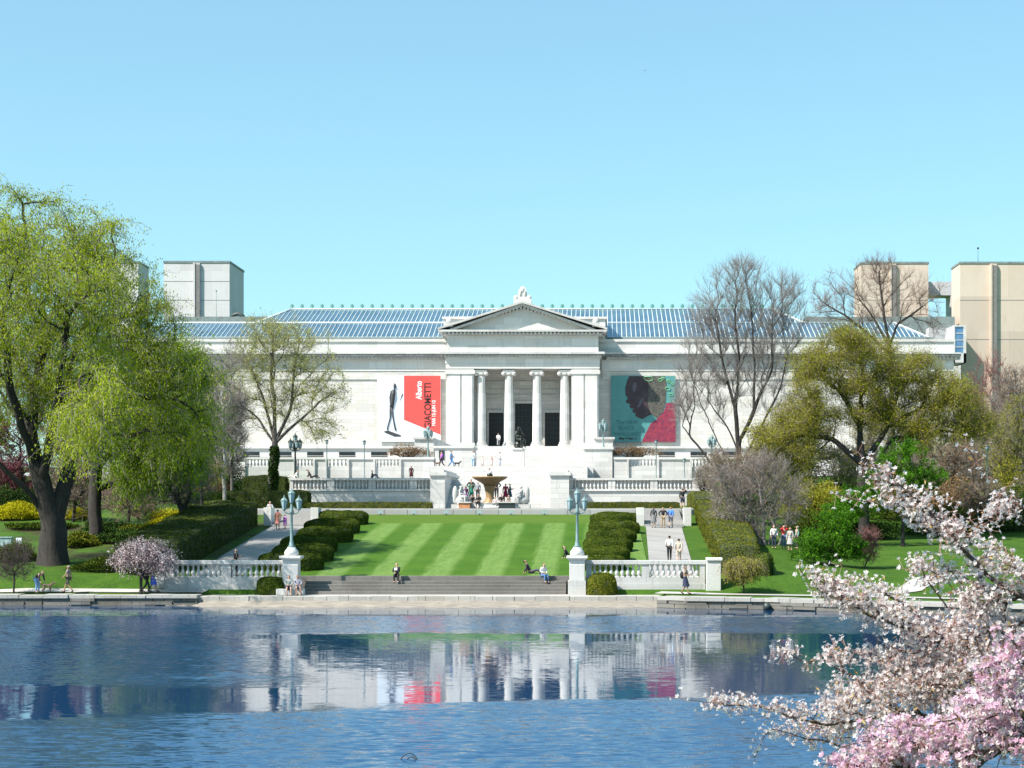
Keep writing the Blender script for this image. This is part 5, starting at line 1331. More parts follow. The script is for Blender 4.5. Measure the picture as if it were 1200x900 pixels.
def hblob(label, cx, cy, rx, ry, h, seed, leaf='hedge', cat='hedge', group=None, e=.45, nl=6500, name='clipped_shrub', size=.10, sq=.78, zp=.66):
    rng = np.random.default_rng(seed); z0 = g1(cx, cy)-.15
    def f(u, v):
        t = 2*np.pi*u; ph = (v*.5)*np.pi
        r = np.cos(ph)**.5 if e > .8 else np.abs(np.cos(ph))**e
        lump = 1+.03*np.sin(3*t+seed)+.02*np.sin(7*t+2*seed)
        x = cx+rx*sgnpow(np.cos(t), sq)*r*lump; y = cy+ry*sgnpow(np.sin(t), sq)*r*lump
        z = g1(cx, cy)+(x*0)+(y-cy)*.06
        bulge = 1-.10*(1-np.minimum(v*2.5, 1))
        return np.column_stack([cx+(x-cx)*bulge, cy+(y-cy)*bulge, z-.1+(h+.1)*np.sin(ph)**zp*(1+.04*np.sin(x*2.3+seed)*np.sin(y*1.9))])
    me = hedge_mesh(name, f, 41, 15, leaf, nl, size, rng, (cx, cy, z0))
    o = put(name, me, None, (cx, cy, z0)); tag(o, label, cat, group); return o
onum = ('nearest','second nearest','third nearest','fourth nearest','fifth nearest','farthest')
ys_ = [117.6,122.6,128.2,134.6,141.0,148.0]
Lx = [(-20.4,2.25),(-20.4,2.2),(-20.9,2.15),(-20.7,2.2),(-21.1,2.3),(-21.4,2.25)]
Rx = [(.1,1.6),(.35,1.75),(.45,1.85),(.7,2.0),(1.0,2.15),(1.1,2.15)]
for i in range(6):
    hblob(onum[i]+' of six clipped yew mounds along the left edge of the striped lawn', Lx[i][0], ys_[i], Lx[i][1], 1.4, 1.1, 70+i, group='clipped mounds beside the lawn', nl=13000, e=.36, zp=.6)
    hblob(onum[i]+' of six clipped yew mounds along the right edge of the striped lawn', Rx[i][0], ys_[i], Rx[i][1], 1.35, 1.0, 80+i, group='clipped mounds beside the lawn', nl=13000, leaf='hedge')
hblob('rounded olive green shrub beside the sunlit right lamp pedestal', X(705,18.9), 111.6, 1.0, .65, 1.15, 91, 'boxwood', 'shrub', nl=6000, sq=1, zp=.9, e=.62)
hblob('dark rounded shrub beside the shaded left lamp pedestal', X(317,18.9), 111.7, .98, .55, .92, 92, 'hedge', 'shrub', nl=5000, sq=.95, zp=.8, e=.5)
hblob('dark rounded shrub between the small weeping tree and the right hedge', X(893,18), 115.5, .6, 1.2, 1.3, 93, 'hedge', 'shrub', nl=3000)
def hbox(label, c0, c1, h, seed, leaf='hedge', nl=14000, name='clipped_hedge', size=.09, flat_base=None, zoff=0):
    """c0,c1: (x_left, x_right, y) of near and far ends"""
    rng = np.random.default_rng(seed); org = ((c0[0]+c0[1])/2, c0[2], g1((c0[0]+c0[1])/2, c0[2]))
    def f(u, v):
        # u across profile (up one side, over, down the other), v along the length
        prof = np.interp(u, [0,.28,.33,.36,.64,.67,.72,1], [0,0,.03,.09,.91,.97,1,1]); hz = np.interp(u, [0,.28,.33,.36,.5,.64,.67,.72,1], [0,.93,.98,1,1.02,1,.98,.93,0])
        vv = np.interp(v, [0,.0201,.05,.95,.98,1], [0,0,.012,.988,1,1]); cap = np.interp(v, [0,.0001,.03,.97,.9999,1], [0,.94,1,1,.94,0])
        hz = hz*cap
        x = (c0[0]+(c1[0]-c0[0])*vv)*(1-prof)+(c0[1]+(c1[1]-c0[1])*vv)*prof; y = c0[2]+(c1[2]-c0[2])*vv
        zz = gz(x, y, False) if flat_base is None else np.full(x.shape, flat_base)
        lump = 1+.03*np.sin(x*1.7+y*.8)+.02*np.sin(y*2.1)
        return np.column_stack([x, y, zz-.1+zoff+(h+.1)*hz*lump])
    me = hedge_mesh(name, f, 45, 61, leaf, nl, size, rng, org)
    o = put(name, me, None, org); tag(o, label, 'hedge'); return o
hbox('long tall clipped hedge with dark shaded side, left of the shaded path', (-31.5,-27.4,116), (-33.0,-28.2,147), 2.0, 101, nl=60000)
hbox('long clipped hedge right of the sunny path, dark at its near end', (7.7,10.2,115.5), (8.0,11.9,152), 1.75, 102, 'boxwood', nl=52000)
s = 13.0
hbox('wide clipped hedge in front of the budding tree', (X(264,s),X(360,s),Yd(s)), (X(264,s),X(360,s),Yd(s)+2.2), 1.45, 103, nl=14000, flat_base=6.25)
s = 12.2
hbox('short square hedge block behind the wide hedge, at the foot of the ivy trunk', (X(284,s),X(334,s),Yd(s)), (X(284,s),X(334,s),Yd(s)+1.5), 1.35, 104, nl=6000, flat_base=7.95)
s = 13.0
for a, c, lab in ((357,506,'low boxwood strip along the foot of the left terrace wall'),(688,796,'low boxwood strip along the foot of the right terrace wall')):
    hbox(lab, (X(a,s),X(c,s),Yd(s)), (X(a,s),X(c,s),Yd(s)+.9), .55, 105+a, 'boxwood', nl=9000, flat_base=6.1, name='low_hedge')
s = 13.2
hbox('clipped hedge rising to the terrace at the right end of the wall', (X(812,s),X(840,s),155), (X(812,s),X(840,s),170), 1.7, 120, 'boxwood', nl=9000)
# mulch beds (ground) beneath the willow and shrubs
# ------------------------------------------------------------ blossoming cherries close to the camera
PET = {
 'white': leafmat('cherry_petal_white', (.84,.72,.71), (.92,.84,.82), (.95,.92,.90), .58, 3),
 'pink': leafmat('cherry_petal_pink', (.80,.45,.62), (.88,.60,.74), (.92,.76,.86), .55, 3),
 'bronze': leafmat('young_bronze_leaf', (.42,.22,.08), (.58,.36,.14), (.62,.48,.22), .5, 3),
 'calyx': leafmat('pink_calyx', (.50,.25,.22), (.62,.38,.32), (.65,.45,.35), .3, 3),
}
def flowers(P, size, rng, Dn):
    """five cupped petals each"""
    n = len(P); d = Dn/(np.linalg.norm(Dn, axis=1, keepdims=True)+1e-9)
    a = np.cross(d, rng.normal(size=(n, 3))); a /= np.linalg.norm(a, axis=1, keepdims=True)+1e-9; b = np.cross(d, a)
    s = (size*rng.uniform(.75, 1.2, n))[:, None]; cup = rng.uniform(.15, .75, n)[:, None]
    Vs = []
    for k in range(5):
        t = 2*math.pi*k/5; e = a*math.cos(t)+b*math.sin(t); f = -a*math.sin(t)+b*math.cos(t)
        Vs.append(np.stack([P, P+(e*.62+f*.34)*s+d*s*cup*.5, P+e*s*1.0+d*s*cup, P+(e*.62-f*.34)*s+d*s*cup*.5], 1))
    V = np.stack(Vs, 1).reshape(-1, 3)
    i = np.arange(n*5)[:, None]*4
    return V, i+np.arange(4)[None, :]
def cherry(label, s, basex, y0, chains, lobes, n, per, petal, fs, seed, bronze, rt, spread=.055, name='cherry_tree', bf=.25, hang=0.0, petal2=None):
    rng = np.random.default_rng(seed)
    z0 = g1(basex, y0)
    t = thing(name, label, 'tree', (basex, y0, z0)); org = np.array((basex, y0, z0))
    def w(p): return (X(p[0], s), y0+(p[2] if len(p) > 2 else 0), Z(p[1], s))
    C = [[(basex, y0, z0-.2)]+[w(p) if len(p) == 2 or len(p) == 3 else p[:3] for p in chains[0]]]+[[w(p) for p in c] for c in chains[1:]]
    # fine seeds: resample chains at 12 cm
    def fine(c):
        o = [c[0]]
        for a, b in zip(c[:-1], c[1:]):
            m_ = max(1, int(math.dist(a, b)/.12))
            for k in range(1, m_+1):
                q_ = np.array(a)+(np.array(b)-np.array(a))*k/m_; o.append(tuple(q_+rng.normal(size=3)*.010))
        return o
    C = [fine(c) for c in C]
    lb = []
    for l in lobes:
        c = w((l[0], l[1], l[5] if len(l) > 5 else 0)); wgt = l[4] if len(l) > 4 else .35
        lb.append((c[0], c[1], c[2], l[2]/s, wgt, l[3]/s))
    pts = in_lobes(lb, n, rng, .4)
    sk = grow(C, pts, bf, rt, .0028, rng, 2)
    V, Fq = skel_tubes(sk, rng, .05)
    put('branches', np_mesh('branches', V-org, Fq, [BARK['cherry_bark']], smooth=True), t)
    P = sk.P; far = (sk.r < .016) & (np.arange(len(P)) > 4)
    zc = P[:, 2]
    idx = np.where(far)[0]
    c = np.repeat(idx, per); c = c[rng.uniform(size=len(c)) < .8]
    # clusters: bunch centres, flowers packed round them
    off = rng.normal(size=(len(c), 3)); off /= np.linalg.norm(off, axis=1, keepdims=True)
    fp = P[c]+off*spread*rng.uniform(.4, 1.25, len(c))[:, None]-np.array([0,0,hang*spread])
    V1, F1 = flowers(fp-off*fs*.2, fs, rng, off+rng.normal(size=off.shape)*.25)
    mats = [PET[petal]]; mi = np.zeros(len(F1), int)
    if petal2:
        mats.append(PET[petal2]); q_ = rng.uniform(size=len(fp)) < .35; mi = np.repeat(q_.astype(int), 5)
    put('blossom', np_mesh('blossom', V1-org, F1, mats, mi=mi), t)
    # stalks / calyx: a short thin link from spur to flower
    v, f = frusta(P[c]-org, fp-org, np.full(len(c), .0012), np.full(len(c), .0018), 3)
    put('flower_stalk', np_mesh('flower_stalk', v, f, [PET['calyx']]), t)
    k = rng.choice(idx, int(len(idx)*bronze)); o2 = rng.normal(size=(len(k), 3)); o2[:, 2] += .4
    V2, F2 = leaves(P[k]+o2*.022, .034, rng, .42, o2)
    put('young_leaves', np_mesh('young_leaves', V2-org, F2, [PET['bronze']]), t)
    return t
s1 = 175.0
cherry('white and pale pink blossoming cherry reaching in from the right, close up', s1, 4.6, 12.0,
 [[(1500,800),(1420,760,.0),(1330,735,0),(1260,725,0)],
  [(1260,725),(1215,708,-.1),(1170,690,-.1),(1130,650,-.15),(1095,612,-.1),(1050,568,-.1),(1004,534,-.05)],
  [(1130,650,-.15),(1080,610,.1),(1035,590,.2),(985,578,.25)],
  [(1260,725),(1215,620,.3),(1175,560,.3),(1140,520,.3)],
  [(1330,735),(1220,800,.2),(1150,765,.2),(1090,728,.2),(1040,695,.2),(990,662,.2)],
  [(1150,765,.2),(1080,745,-.1),(1010,718,-.1),(960,690,-.1),(930,664,-.1)],
  [(1330,735),(1240,860,.0),(1150,850,-.1),(1060,835,-.1),(960,845,-.15),(900,828,-.2),(850,822,-.2),(800,815,-.2)],
  [(1060,835,-.1),(1010,800,.1),(970,775,.1),(905,768,.15)],
  [(1240,860),(1120,900,.2),(1000,880,.1),(950,868,.1)],
  [(1150,850,-.1),(1100,790,.2),(1040,775,.2),(1010,765,.2)],
  [(1215,708,-.1),(1190,660,0),(1160,620,.1),(1120,600,.1)],
  [(1150,765,.2),(1110,700,.3),(1080,660,.3)]],
 [(1015,545,16,9,.06,-.05),(1030,560,26,16,.12,-.08),(1052,580,30,16,.12,-.1),(1085,605,36,18,.15,-.1),(975,686,30,12,.1,-.1),(1000,705,34,14,.15,-.1),(1100,790,60,30,.35),(1010,835,60,24,.3),(1080,850,50,30,.3),(1150,740,50,30,.3),(1170,790,40,40,.3),(1180,600,20,20,.15,.3),(1075,592,30,20,.15,-.12),(1115,630,36,22,.2,-.12),(1160,665,38,26,.25,-.1),(1196,690,18,16,.3),
  (1010,582,20,6,.06,.22),(1190,590,18,22,.12,.3),(1165,645,20,14,.15,.1),(1100,670,36,22,.25,.2),(1150,700,40,24,.3),(1192,745,22,24,.3),
  (985,690,40,18,.15,-.1),(955,672,20,14,.12,-.1),(1040,718,40,20,.25,-.05),(1090,745,44,24,.3),(1140,770,50,26,.35),
  (1040,690,30,12,.15,.2),
  (860,820,52,10,.15,-.2),(930,832,44,17,.2,-.18),(1000,812,44,24,.3),(1060,800,50,32,.35),(1120,815,50,36,.4),(1180,820,40,44,.4),
  (980,770,40,14,.2,.1),(1040,770,40,20,.25),(960,862,44,16,.2,.1),(900,856,14,6,.06,0),(925,765,18,6,.05,.1),(890,884,12,5,.05,0)],
 2050, 6, 'white', .0168, 5, .45, .045, .072)
cherry('deep pink weeping cherry blossom in the lower right corner, closest to the camera', 200.0, 4.4, 10.5,
 [[(1560,860),(1450,800),(1350,800),(1260,840)],
  [(1260,840),(1200,868),(1150,882),(1110,884),(1060,870),(1000,868)],
  [(1260,840),(1220,790),(1180,770),(1150,785)],
  [(1260,840),(1190,760),(1170,740)],
  [(1200,868),(1120,905),(1020,900),(960,895)],
  [(1260,840),(1210,855),(1180,880),(1165,910)]],
 [(1060,858,56,24,.3),(1100,880,66,22,.3),(1010,888,46,18,.25),(1170,785,34,24,.2),(1192,755,20,20,.2),(1160,820,40,22,.3),(1190,850,30,40,.3),(1130,850,50,30,.3)],
 620, 6, 'pink', .021, 6, .12, .07, .05, name='weeping_cherry', hang=.5, petal2='white')
# bare thin weeping twigs hanging at the lower right belong to their own tree part
# ------------------------------------------------------------ people and animals
CM = {}
def cloth(c):
    k = tuple(c)
    if k not in CM: CM[k] = mat('cloth_%d' % len(CM), c, .85, .18, 9)
    return CM[k]
SK = {'l': mat('skin_light', (.55,.33,.24), .6, .1, 5), 'm': mat('skin_medium', (.36,.20,.13), .6, .1, 5), 'd': mat('skin_dark', (.12,.065,.045), .6, .1, 5)}
WHT = (.78,.77,.75); BLK = (.015,.015,.018); NAVY = (.02,.03,.08); JEAN = (.08,.17,.34); GREY = (.25,.25,.26); KHAKI = (.42,.34,.24)
JOBS = []
def skin_part(name, V, E, Rr, m, parent, extra=None):
    me = bpy.data.meshes.new(name); me.from_pydata([tuple(v) for v in V], E, [])
    o = bpy.data.objects.new(name, me); reg(o, parent)
    md = o.modifiers.new('skin', 'SKIN'); md.use_smooth_shade = True; md.branch_smoothing = .3
    if not me.skin_vertices: me.skin_vertices.new()
    for i, r in enumerate(Rr):
        rr = r if hasattr(r, '__len__') else (r, r)
        me.skin_vertices[0].data[i].radius = rr; me.skin_vertices[0].data[i].use_root = (i == 0)
    sb = o.modifiers.new('sub', 'SUBSURF'); sb.levels = 1; sb.render_levels = 1
    JOBS.append((o, m, extra)); return o
def finish_skins():
    bpy.context.view_layer.update(); dg = bpy.context.evaluated_depsgraph_get()
    res = [bpy.data.meshes.new_from_object(o.evaluated_get(dg)) for o, _, _ in JOBS]
    for (o, m, ex), me in zip(JOBS, res):
        old = o.data; o.modifiers.clear(); me.name = old.name
        if ex is not None and ex.v:
            bm = bmesh.new(); bm.from_mesh(me); e2 = ex.mesh('x', []) ; bm.from_mesh(e2); bm.to_mesh(me); bm.free(); bpy.data.meshes.remove(e2)
        me.materials.clear(); me.materials.append(m); me.polygons.foreach_set('material_index', [0]*len(me.polygons))
        me.polygons.foreach_set('use_smooth', [True]*len(me.polygons)); o.data = me; bpy.data.meshes.remove(old)
    JOBS.clear()
def pose(kind):
    J = dict(pel=(0,0,.95), spi=(0,0,1.10), che=(0,-.01,1.28), nec=(0,0,1.46), jaw=(0,-.035,1.535), hea=(0,-.005,1.60), cro=(0,.005,1.67))
    for s, q in ((-1,'l'),(1,'r')):
        J['sh'+q] = (s*.17,0,1.40); J['el'+q] = (s*.235,.02,1.13); J['wr'+q] = (s*.235,-.07,.90)
        J['hi'+q] = (s*.09,0,.90); J['kn'+q] = (s*.10,-.02,.50); J['an'+q] = (s*.105,.02,.08); J['to'+q] = (s*.12,-.13,.035)
    if 'walk' in kind:
        J.update(knl=(-.09,-.17,.52), anl=(-.09,-.27,.11), tol=(-.09,-.42,.06), knr=(.09,.04,.47), anr=(.09,.30,.14), tor=(.10,.18,.035), elr=(.23,-.08,1.14), wrr=(.20,-.26,.98), ell=(-.23,.10,1.14), wrl=(-.22,.12,.90))
    if 'phone' in kind: J.update(elr=(.22,-.10,1.14), wrr=(.08,-.30,1.22), ell=(-.22,-.06,1.13), wrl=(-.06,-.28,1.18))
    if 'hathand' in kind: J.update(ell=(-.36,-.10,1.42), wrl=(-.16,-.16,1.60))
    if 'raise' in kind: J.update(elr=(.30,-.12,1.44), wrr=(.12,-.22,1.60), ell=(-.30,-.12,1.40), wrl=(-.10,-.22,1.58))
    if 'hips' in kind: J.update(elr=(.36,.06,1.16), wrr=(.17,-.05,1.0), ell=(-.36,.06,1.16), wrl=(-.17,-.05,1.0))
    if 'bend' in kind:
        J.update(pel=(0,.12,.92), spi=(0,.02,1.04), che=(0,-.20,1.13), nec=(0,-.36,1.20), jaw=(0,-.46,1.20), hea=(0,-.46,1.27), cro=(0,-.50,1.33), shl=(-.17,-.30,1.18), shr=(.17,-.30,1.18), ell=(-.2,-.34,.92), wrl=(-.15,-.42,.70), elr=(.2,-.34,.92), wrr=(.15,-.46,.72), hil=(-.09,.12,.87), hir=(.09,.12,.87))
    if 'sit' in kind or 'gsit' in kind or 'recl' in kind:
        g = 'gsit' in kind or 'recl' in kind; h = .13 if g else .52; d = h-.95
        for k in ('pel','spi','che','nec','jaw','hea','cro','shl','shr','ell','elr','wrl','wrr','hil','hir'):
            x, y, z = J[k]; lean = (z-.9)*(-.22 if 'fwd' in kind else (.55 if 'recl' in kind else -.02)); J[k] = (x, y-(-lean) if False else y+lean, z+d)
        if g:
            for s, q in ((-1,'l'),(1,'r')):
                J['kn'+q] = (s*.13,-.42,.44 if 'recl' not in kind else .24); J['an'+q] = (s*.12,-.66,.08); J['to'+q] = (s*.13,-.80,.07)
                J['el'+q] = (s*.25,J['sh'+q][1]-.05,.30+h*.6); J['wr'+q] = (s*.12,-.34,.42) if 'recl' not in kind else (s*.28,.40,.06)
        else:
            for s, q in ((-1,'l'),(1,'r')):
                J['kn'+q] = (s*.12,-.42,.52); J['an'+q] = (s*.12,-.44,.09); J['to'+q] = (s*.13,-.58,.04)
                J['el'+q] = (s*.24,-.08,.74); J['wr'+q] = (s*.10,-.32,.66)
            if 'chin' in kind: J['elr'] = (.14,-.36,.62); J['wrr'] = (.04,-.24,.98); J['elr'] = (.16,-.34,.66)
    return J
NPP = [0]
def person(px, py, s, label, pose_='stand', face=0, h=1.72, skin='l', top=BLK, bottom=BLK, skirt=None, hair=(.03,.02,.015), longhair=False, sleeves=True, shorts=False, hat=None, bag=None, group=None, z=None, y=None, dress=None, trim=None, fat=1.0, name='person', cat='person', mono=None):
    """px,py: feet (or seat foot) on the photograph at scale s"""
    NPP[0] += 1
    Y0 = Yd(s) if y is None else y; x0 = X(px, F/Y0)
    z0 = g1(x0, Y0)+.04 if z is None else z
    t = thing(name, label, cat, (x0, Y0, z0), group)
    k = h/1.72; a = R(face); ca, sa = math.cos(a), math.sin(a)
    J = {n: Vector(p) for n, p in pose(pose_).items()}
    def W(v): v = Vector(v)*k; return (v.x*ca-v.y*sa, v.x*sa+v.y*ca, v.z)
    P = {n: W(v) for n, v in J.items()}
    sm = mono or SK[skin]
    # body: one continuous skin
    names = ['pel','spi','che','nec','jaw','hea','cro','shl','ell','wrl','shr','elr','wrr','hil','knl','anl','tol','hir','knr','anr','tor']
    rad = [.12,.105,.12,.052,.066,.088,.062,.058,.042,.030,.058,.042,.030,.082,.056,.042,.036,.082,.056,.042,.036]
    E = [('pel','spi'),('spi','che'),('che','nec'),('nec','jaw'),('jaw','hea'),('hea','cro'),('che','shl'),('shl','ell'),('ell','wrl'),('che','shr'),('shr','elr'),('elr','wrr'),('pel','hil'),('hil','knl'),('knl','anl'),('anl','tol'),('pel','hir'),('hir','knr'),('knr','anr'),('anr','tor')]
    ix = {n: i for i, n in enumerate(names)}
    ex = MB()
    for q, sg in (('l',-1),('r',1)):
        w_ = Vector(P['wr'+q]); d = (w_-Vector(P['el'+q])).normalized(); side = d.cross(Vector((0,0,1)))
        side = side.normalized() if side.length > .1 else Vector((0,1,0)); 
        pc = w_+d*.05*k
        ex.tube([w_-d*.015*k, w_+d*.03*k, w_+d*.085*k], [.026*k,.036*k,.03*k], 6)
        for fi, ln in enumerate((.055,.066,.062,.048)):
            b0 = w_+d*.08*k+side*(fi-1.5)*.017*k; nrm = side.cross(d)
            ex.tube([b0, b0+d*ln*.5*k+nrm*.006*k, b0+d*ln*.9*k+nrm*.02*k], [.009*k,.008*k,.006*k], 4)
        th = w_+d*.03*k-side*.03*k; ex.tube([th, th+(d-side).normalized()*.03*k, th+(d*1.5-side*.6).normalized()*.058*k], [.011*k,.010*k,.007*k], 4)
    skin_part('body', [P[n] for n in names], [(ix[p], ix[q]) for p, q in E], [r*k*(fat if r > .05 else 1) for r in rad], sm, t, ex)
    # face
    hv = Vector(P['hea']); jv = Vector(P['jaw']); up = (Vector(P['cro'])-jv).normalized()
    f = Vector(W((0,-1,0))); 
    if 'bend' in pose_: f = (f+Vector((0,0,-.8))).normalized()
    f = (f-up*f.dot(up)); f = f.normalized() if f.length > .05 else Vector((0,-1,0)); sd = f.cross(up)
    fb = MB(); fb.tube([hv+f*.085*k+up*.0, hv+f*.112*k-up*.035*k], [.008*k,.015*k], 5)
    put('nose', fb.mesh('nose', sm), t)
    if not mono:
        fb = MB()
        for sg in (-1, 1): fb.ball(hv+f*.088*k+sd*.032*k*sg+up*.002, .012*k, 0, 6, 4)
        put('eyes', fb.mesh('eyes', cloth(BLK)), t)
        fb = MB(); fb.tube([jv+f*.068*k-sd*.025*k+up*.005, jv+f*.075*k+up*.005, jv+f*.068*k+sd*.025*k+up*.005], .008*k, 4); put('mouth', fb.mesh('mouth', cloth((.30,.08,.07))), t)
        ep = MB()
        for sg in (-1, 1): ep.ball(hv+sd*.09*k*sg-up*.01*k, (.016*k,.016*k,.028*k), 0, 6, 4)
        put('ears', ep.mesh('ears', sm), t)
    if mono: return t
    # hair
    c_ = Vector(P['cro']); b_ = -f
    if hair is not None:
        hp = [c_+b_*.012*k+up*.0, hv+b_*.045*k+up*.03*k, hv+b_*.055*k-up*.04*k]; hr = [.085*k,.092*k,.070*k]
        if longhair: hp += [hv+b_*.075*k-up*.14*k, hv+b_*.085*k-up*.26*k]; hr += [.068*k,.045*k]
        skin_part('hair', hp, [(i, i+1) for i in range(len(hp)-1)], hr, cloth(hair), t)
    if hat:
        hb = MB(); hb.lathe([(.155*k,.0),(.16*k,.012*k),(.105*k,.02*k),(.098*k,.09*k),(.05*k,.12*k)], tuple(c_-up*.0), 12); put('hat', hb.mesh('hat', cloth(hat)), t)
    # clothes
    if dress: top = dress
    nm = ['che','spi','pel','nk','shl','shr']; vv = [P['che'],P['spi'],P['pel'],tuple(Vector(P['nec'])*.75+Vector(P['che'])*.25),P['shl'],P['shr']]
    rr = [.145,.128,.138,.062,.078,.078]; ee = [(0,1),(1,2),(0,3),(0,4),(0,5)]
    el, er = Vector(P['ell']), Vector(P['elr'])
    if sleeves:
        vv += [P['ell'],P['elr'],tuple(Vector(P['wrl'])*.9+el*.1),tuple(Vector(P['wrr'])*.9+er*.1)]; rr += [.058,.058,.046,.046]; ee += [(4,6),(5,7),(6,8),(7,9)]
    else:
        vv += [tuple(Vector(P['shl'])*.4+el*.6),tuple(Vector(P['shr'])*.4+er*.6)]; rr += [.062,.062]; ee += [(4,6),(5,7)]
    skin_part('dress_top' if (dress or skirt) else 'jacket' if sleeves else 'shirt', vv, ee, [r*k*fat for r in rr], cloth(top), t)
    if dress or skirt:
        cc = cloth(dress or skirt); hem = .42 if (dress or 'long' in str(bag)) else .48
        sit = 'sit' in pose_ or 'recl' in pose_
        if not sit:
            p0 = Vector(P['pel']); kc = (Vector(P['knl'])+Vector(P['knr']))/2
            sk_ = MB(); rings = []
            for q_, (rx, ry) in zip((-.12,.0,.35,.7,1.05), ((.12,.10),(.16,.135),(.19,.16),(.22,.19),(.25,.22))):
                c0 = p0*(1-q_)+kc*q_ if q_ >= 0 else p0+Vector((0,0,.12*k)); rings.append((c0, rx, ry))
            n = 16
            for c0, rx, ry in rings:
                for i in range(n):
                    th = 2*math.pi*i/n; v = Vector((rx*k*math.cos(th)*(1+.04*math.sin(6*th)), ry*k*math.sin(th), 0)); v = Vector((v.x*ca-v.y*sa, v.x*sa+v.y*ca, 0)); sk_.v.append(tuple(c0+v))
            for j in range(len(rings)-1):
                for i in range(n): sk_.f.append((j*n+i, (j+1)*n+i, (j+1)*n+(i+1) % n, j*n+(i+1) % n)); sk_.m.append(0); sk_.sm.append(True)
            put('skirt', sk_.mesh('skirt', cc), t)
        else:
            vv = [P['pel'],P['hil'],P['hir'],P['knl'],P['knr']]; skin_part('skirt', vv, [(0,1),(0,2),(1,3),(2,4)], [.15*k,.115*k,.115*k,.10*k,.10*k], cc, t)
    else:
        vv = [P['pel'],P['hil'],P['hir'],P['knl'],P['knr']]; rr = [.132,.098,.098,.074,.074]; ee = [(0,1),(0,2),(1,3),(2,4)]
        if not shorts:
            vv += [tuple(Vector(P['anl'])+Vector((0,0,.02))),tuple(Vector(P['anr'])+Vector((0,0,.02)))]; rr += [.056,.056]; ee += [(3,5),(4,6)]
        skin_part('shorts' if shorts else 'trousers', vv, ee, [r*k*fat for r in rr], cloth(bottom), t)
    sh = MB()
    for q in 'lr':
        a0, b0 = Vector(P['an'+q]), Vector(P['to'+q]); sh.tube([a0-(b0-a0)*.35-Vector((0,0,.03*k)), a0*.6+b0*.4-Vector((0,0,.02*k)), b0+(b0-a0)*.15], [.042*k,.048*k,.03*k], 7)
    put('shoes', sh.mesh('shoes', cloth(BLK if bottom != BLK else (.05,.04,.04))), t)
    if bag == 'backpack':
        bb_ = MB(); cpos = Vector(P['che'])*.6+Vector(P['spi'])*.4+b_*.20*k; bb_.ball(tuple(cpos), (.17*k,.15*k,.23*k)); put('backpack', bb_.mesh('backpack', cloth(BLK)), t)
    if trim:   # paper, scarf or cuffs in the hands
        bb_ = MB(); w_ = (Vector(P['wrl'])+Vector(P['wrr']))/2+f*.06*k; bb_.box(w_.x-.1*k,w_.x+.1*k,w_.y-.02,w_.y+.02,w_.z-.02,w_.z+.14*k); put('paper', bb_.mesh('paper', cloth(trim)), t)
    return t
def dog(px, s, label, face=0, c=(.06,.045,.035), h=.5, y=None, z=None, pose_='stand'):
    Y0 = Yd(s) if y is None else y; x0 = X(px, F/Y0); z0 = g1(x0, Y0)+.03 if z is None else z
    t = thing('dog', label, 'dog', (x0, Y0, z0)); k = h/.5; a = R(face); ca, sa = math.cos(a), math.sin(a)
    def W(v): v = Vector(v)*k; return (v.x*ca-v.y*sa, v.x*sa+v.y*ca, v.z)     # faces +X
    V = [(0,0,.38),(.17,0,.37),(.24,0,.42),(.33,0,.52),(.40,0,.53),(.49,0,.49),(-.17,0,.40),(-.30,0,.42),(-.42,0,.50)]
    Rr = [.085,.105,.075,.062,.07,.035,.085,.028,.016]; E = [(0,1),(1,2),(2,3),(3,4),(4,5),(0,6),(6,7),(7,8)]
    for s_ in (-1, 1):
        b0 = len(V); V += [(.19,s_*.07,.30),(.18,s_*.075,.16),(.20,s_*.075,.03),(.24,s_*.075,.02)]; Rr += [.05,.028,.022,.024]; E += [(1,b0),(b0,b0+1),(b0+1,b0+2),(b0+2,b0+3)]
        b0 = len(V); V += [(-.19,s_*.07,.29),(-.13,s_*.075,.22),(-.24,s_*.075,.13),(-.22,s_*.075,.03),(-.18,s_*.075,.02)]; Rr += [.06,.04,.024,.020,.024]; E += [(6,b0),(b0,b0+1),(b0+1,b0+2),(b0+2,b0+3),(b0+3,b0+4)]
    skin_part('body', [W(v) for v in V], E, [r*k for r in Rr], cloth(c), t)
    e = MB()
    for s_ in (-1, 1): e.tube([W((.37,s_*.045,.58)),W((.36,s_*.065,.62)),W((.36,s_*.08,.56))], [.025*k,.022*k,.01*k], 5)
    put('ears', e.mesh('ears', cloth(tuple(x*.6 for x in c))), t); return t

# shore walk, left
person(44, 690, 19.0, 'stooping person in dark top and light jeans beside a brown and white dog', 'bend', 60, top=(.05,.04,.045), bottom=(.22,.38,.62), hair=(.25,.2,.1))
dog(55, 18.9, 'brown and white dog beside the stooping person in jeans', 0, (.35,.24,.15), .55)
person(80, 690, 19.0, 'man in grey shirt and dark shorts walking on the left shore below the big willow', 'walk', -90, top=(.22,.21,.22), bottom=(.06,.065,.05), shorts=True, sleeves=False, hair=(.35,.33,.3), skin='m')
person(171.5, 691, 18.9, 'person in dark navy clothes walking under the pink weeping cherry', 'walk', 80, top=NAVY, bottom=(.02,.02,.03))
person(179, 691, 18.9, 'woman in white top and bright blue skirt walking beside the pink weeping cherry', 'walk', 100, h=1.66, top=WHT, skirt=(.06,.12,.6), sleeves=False, hair=(.2,.12,.05), longhair=True, skin='m')
person(276, 655, 18.4, 'man in black standing with a phone behind the shaded balustrade', 'phone', 70, top=BLK, bottom=(.02,.02,.025), y=114.3)
person(338.5, 692, 18.9, 'woman in pale top and dark skirt sitting against the left pedestal, nearer the balustrade', 'sit', 10, top=(.45,.46,.42), skirt=(.03,.04,.09), hair=(.03,.02,.02), longhair=True, y=110.85, z=.55)
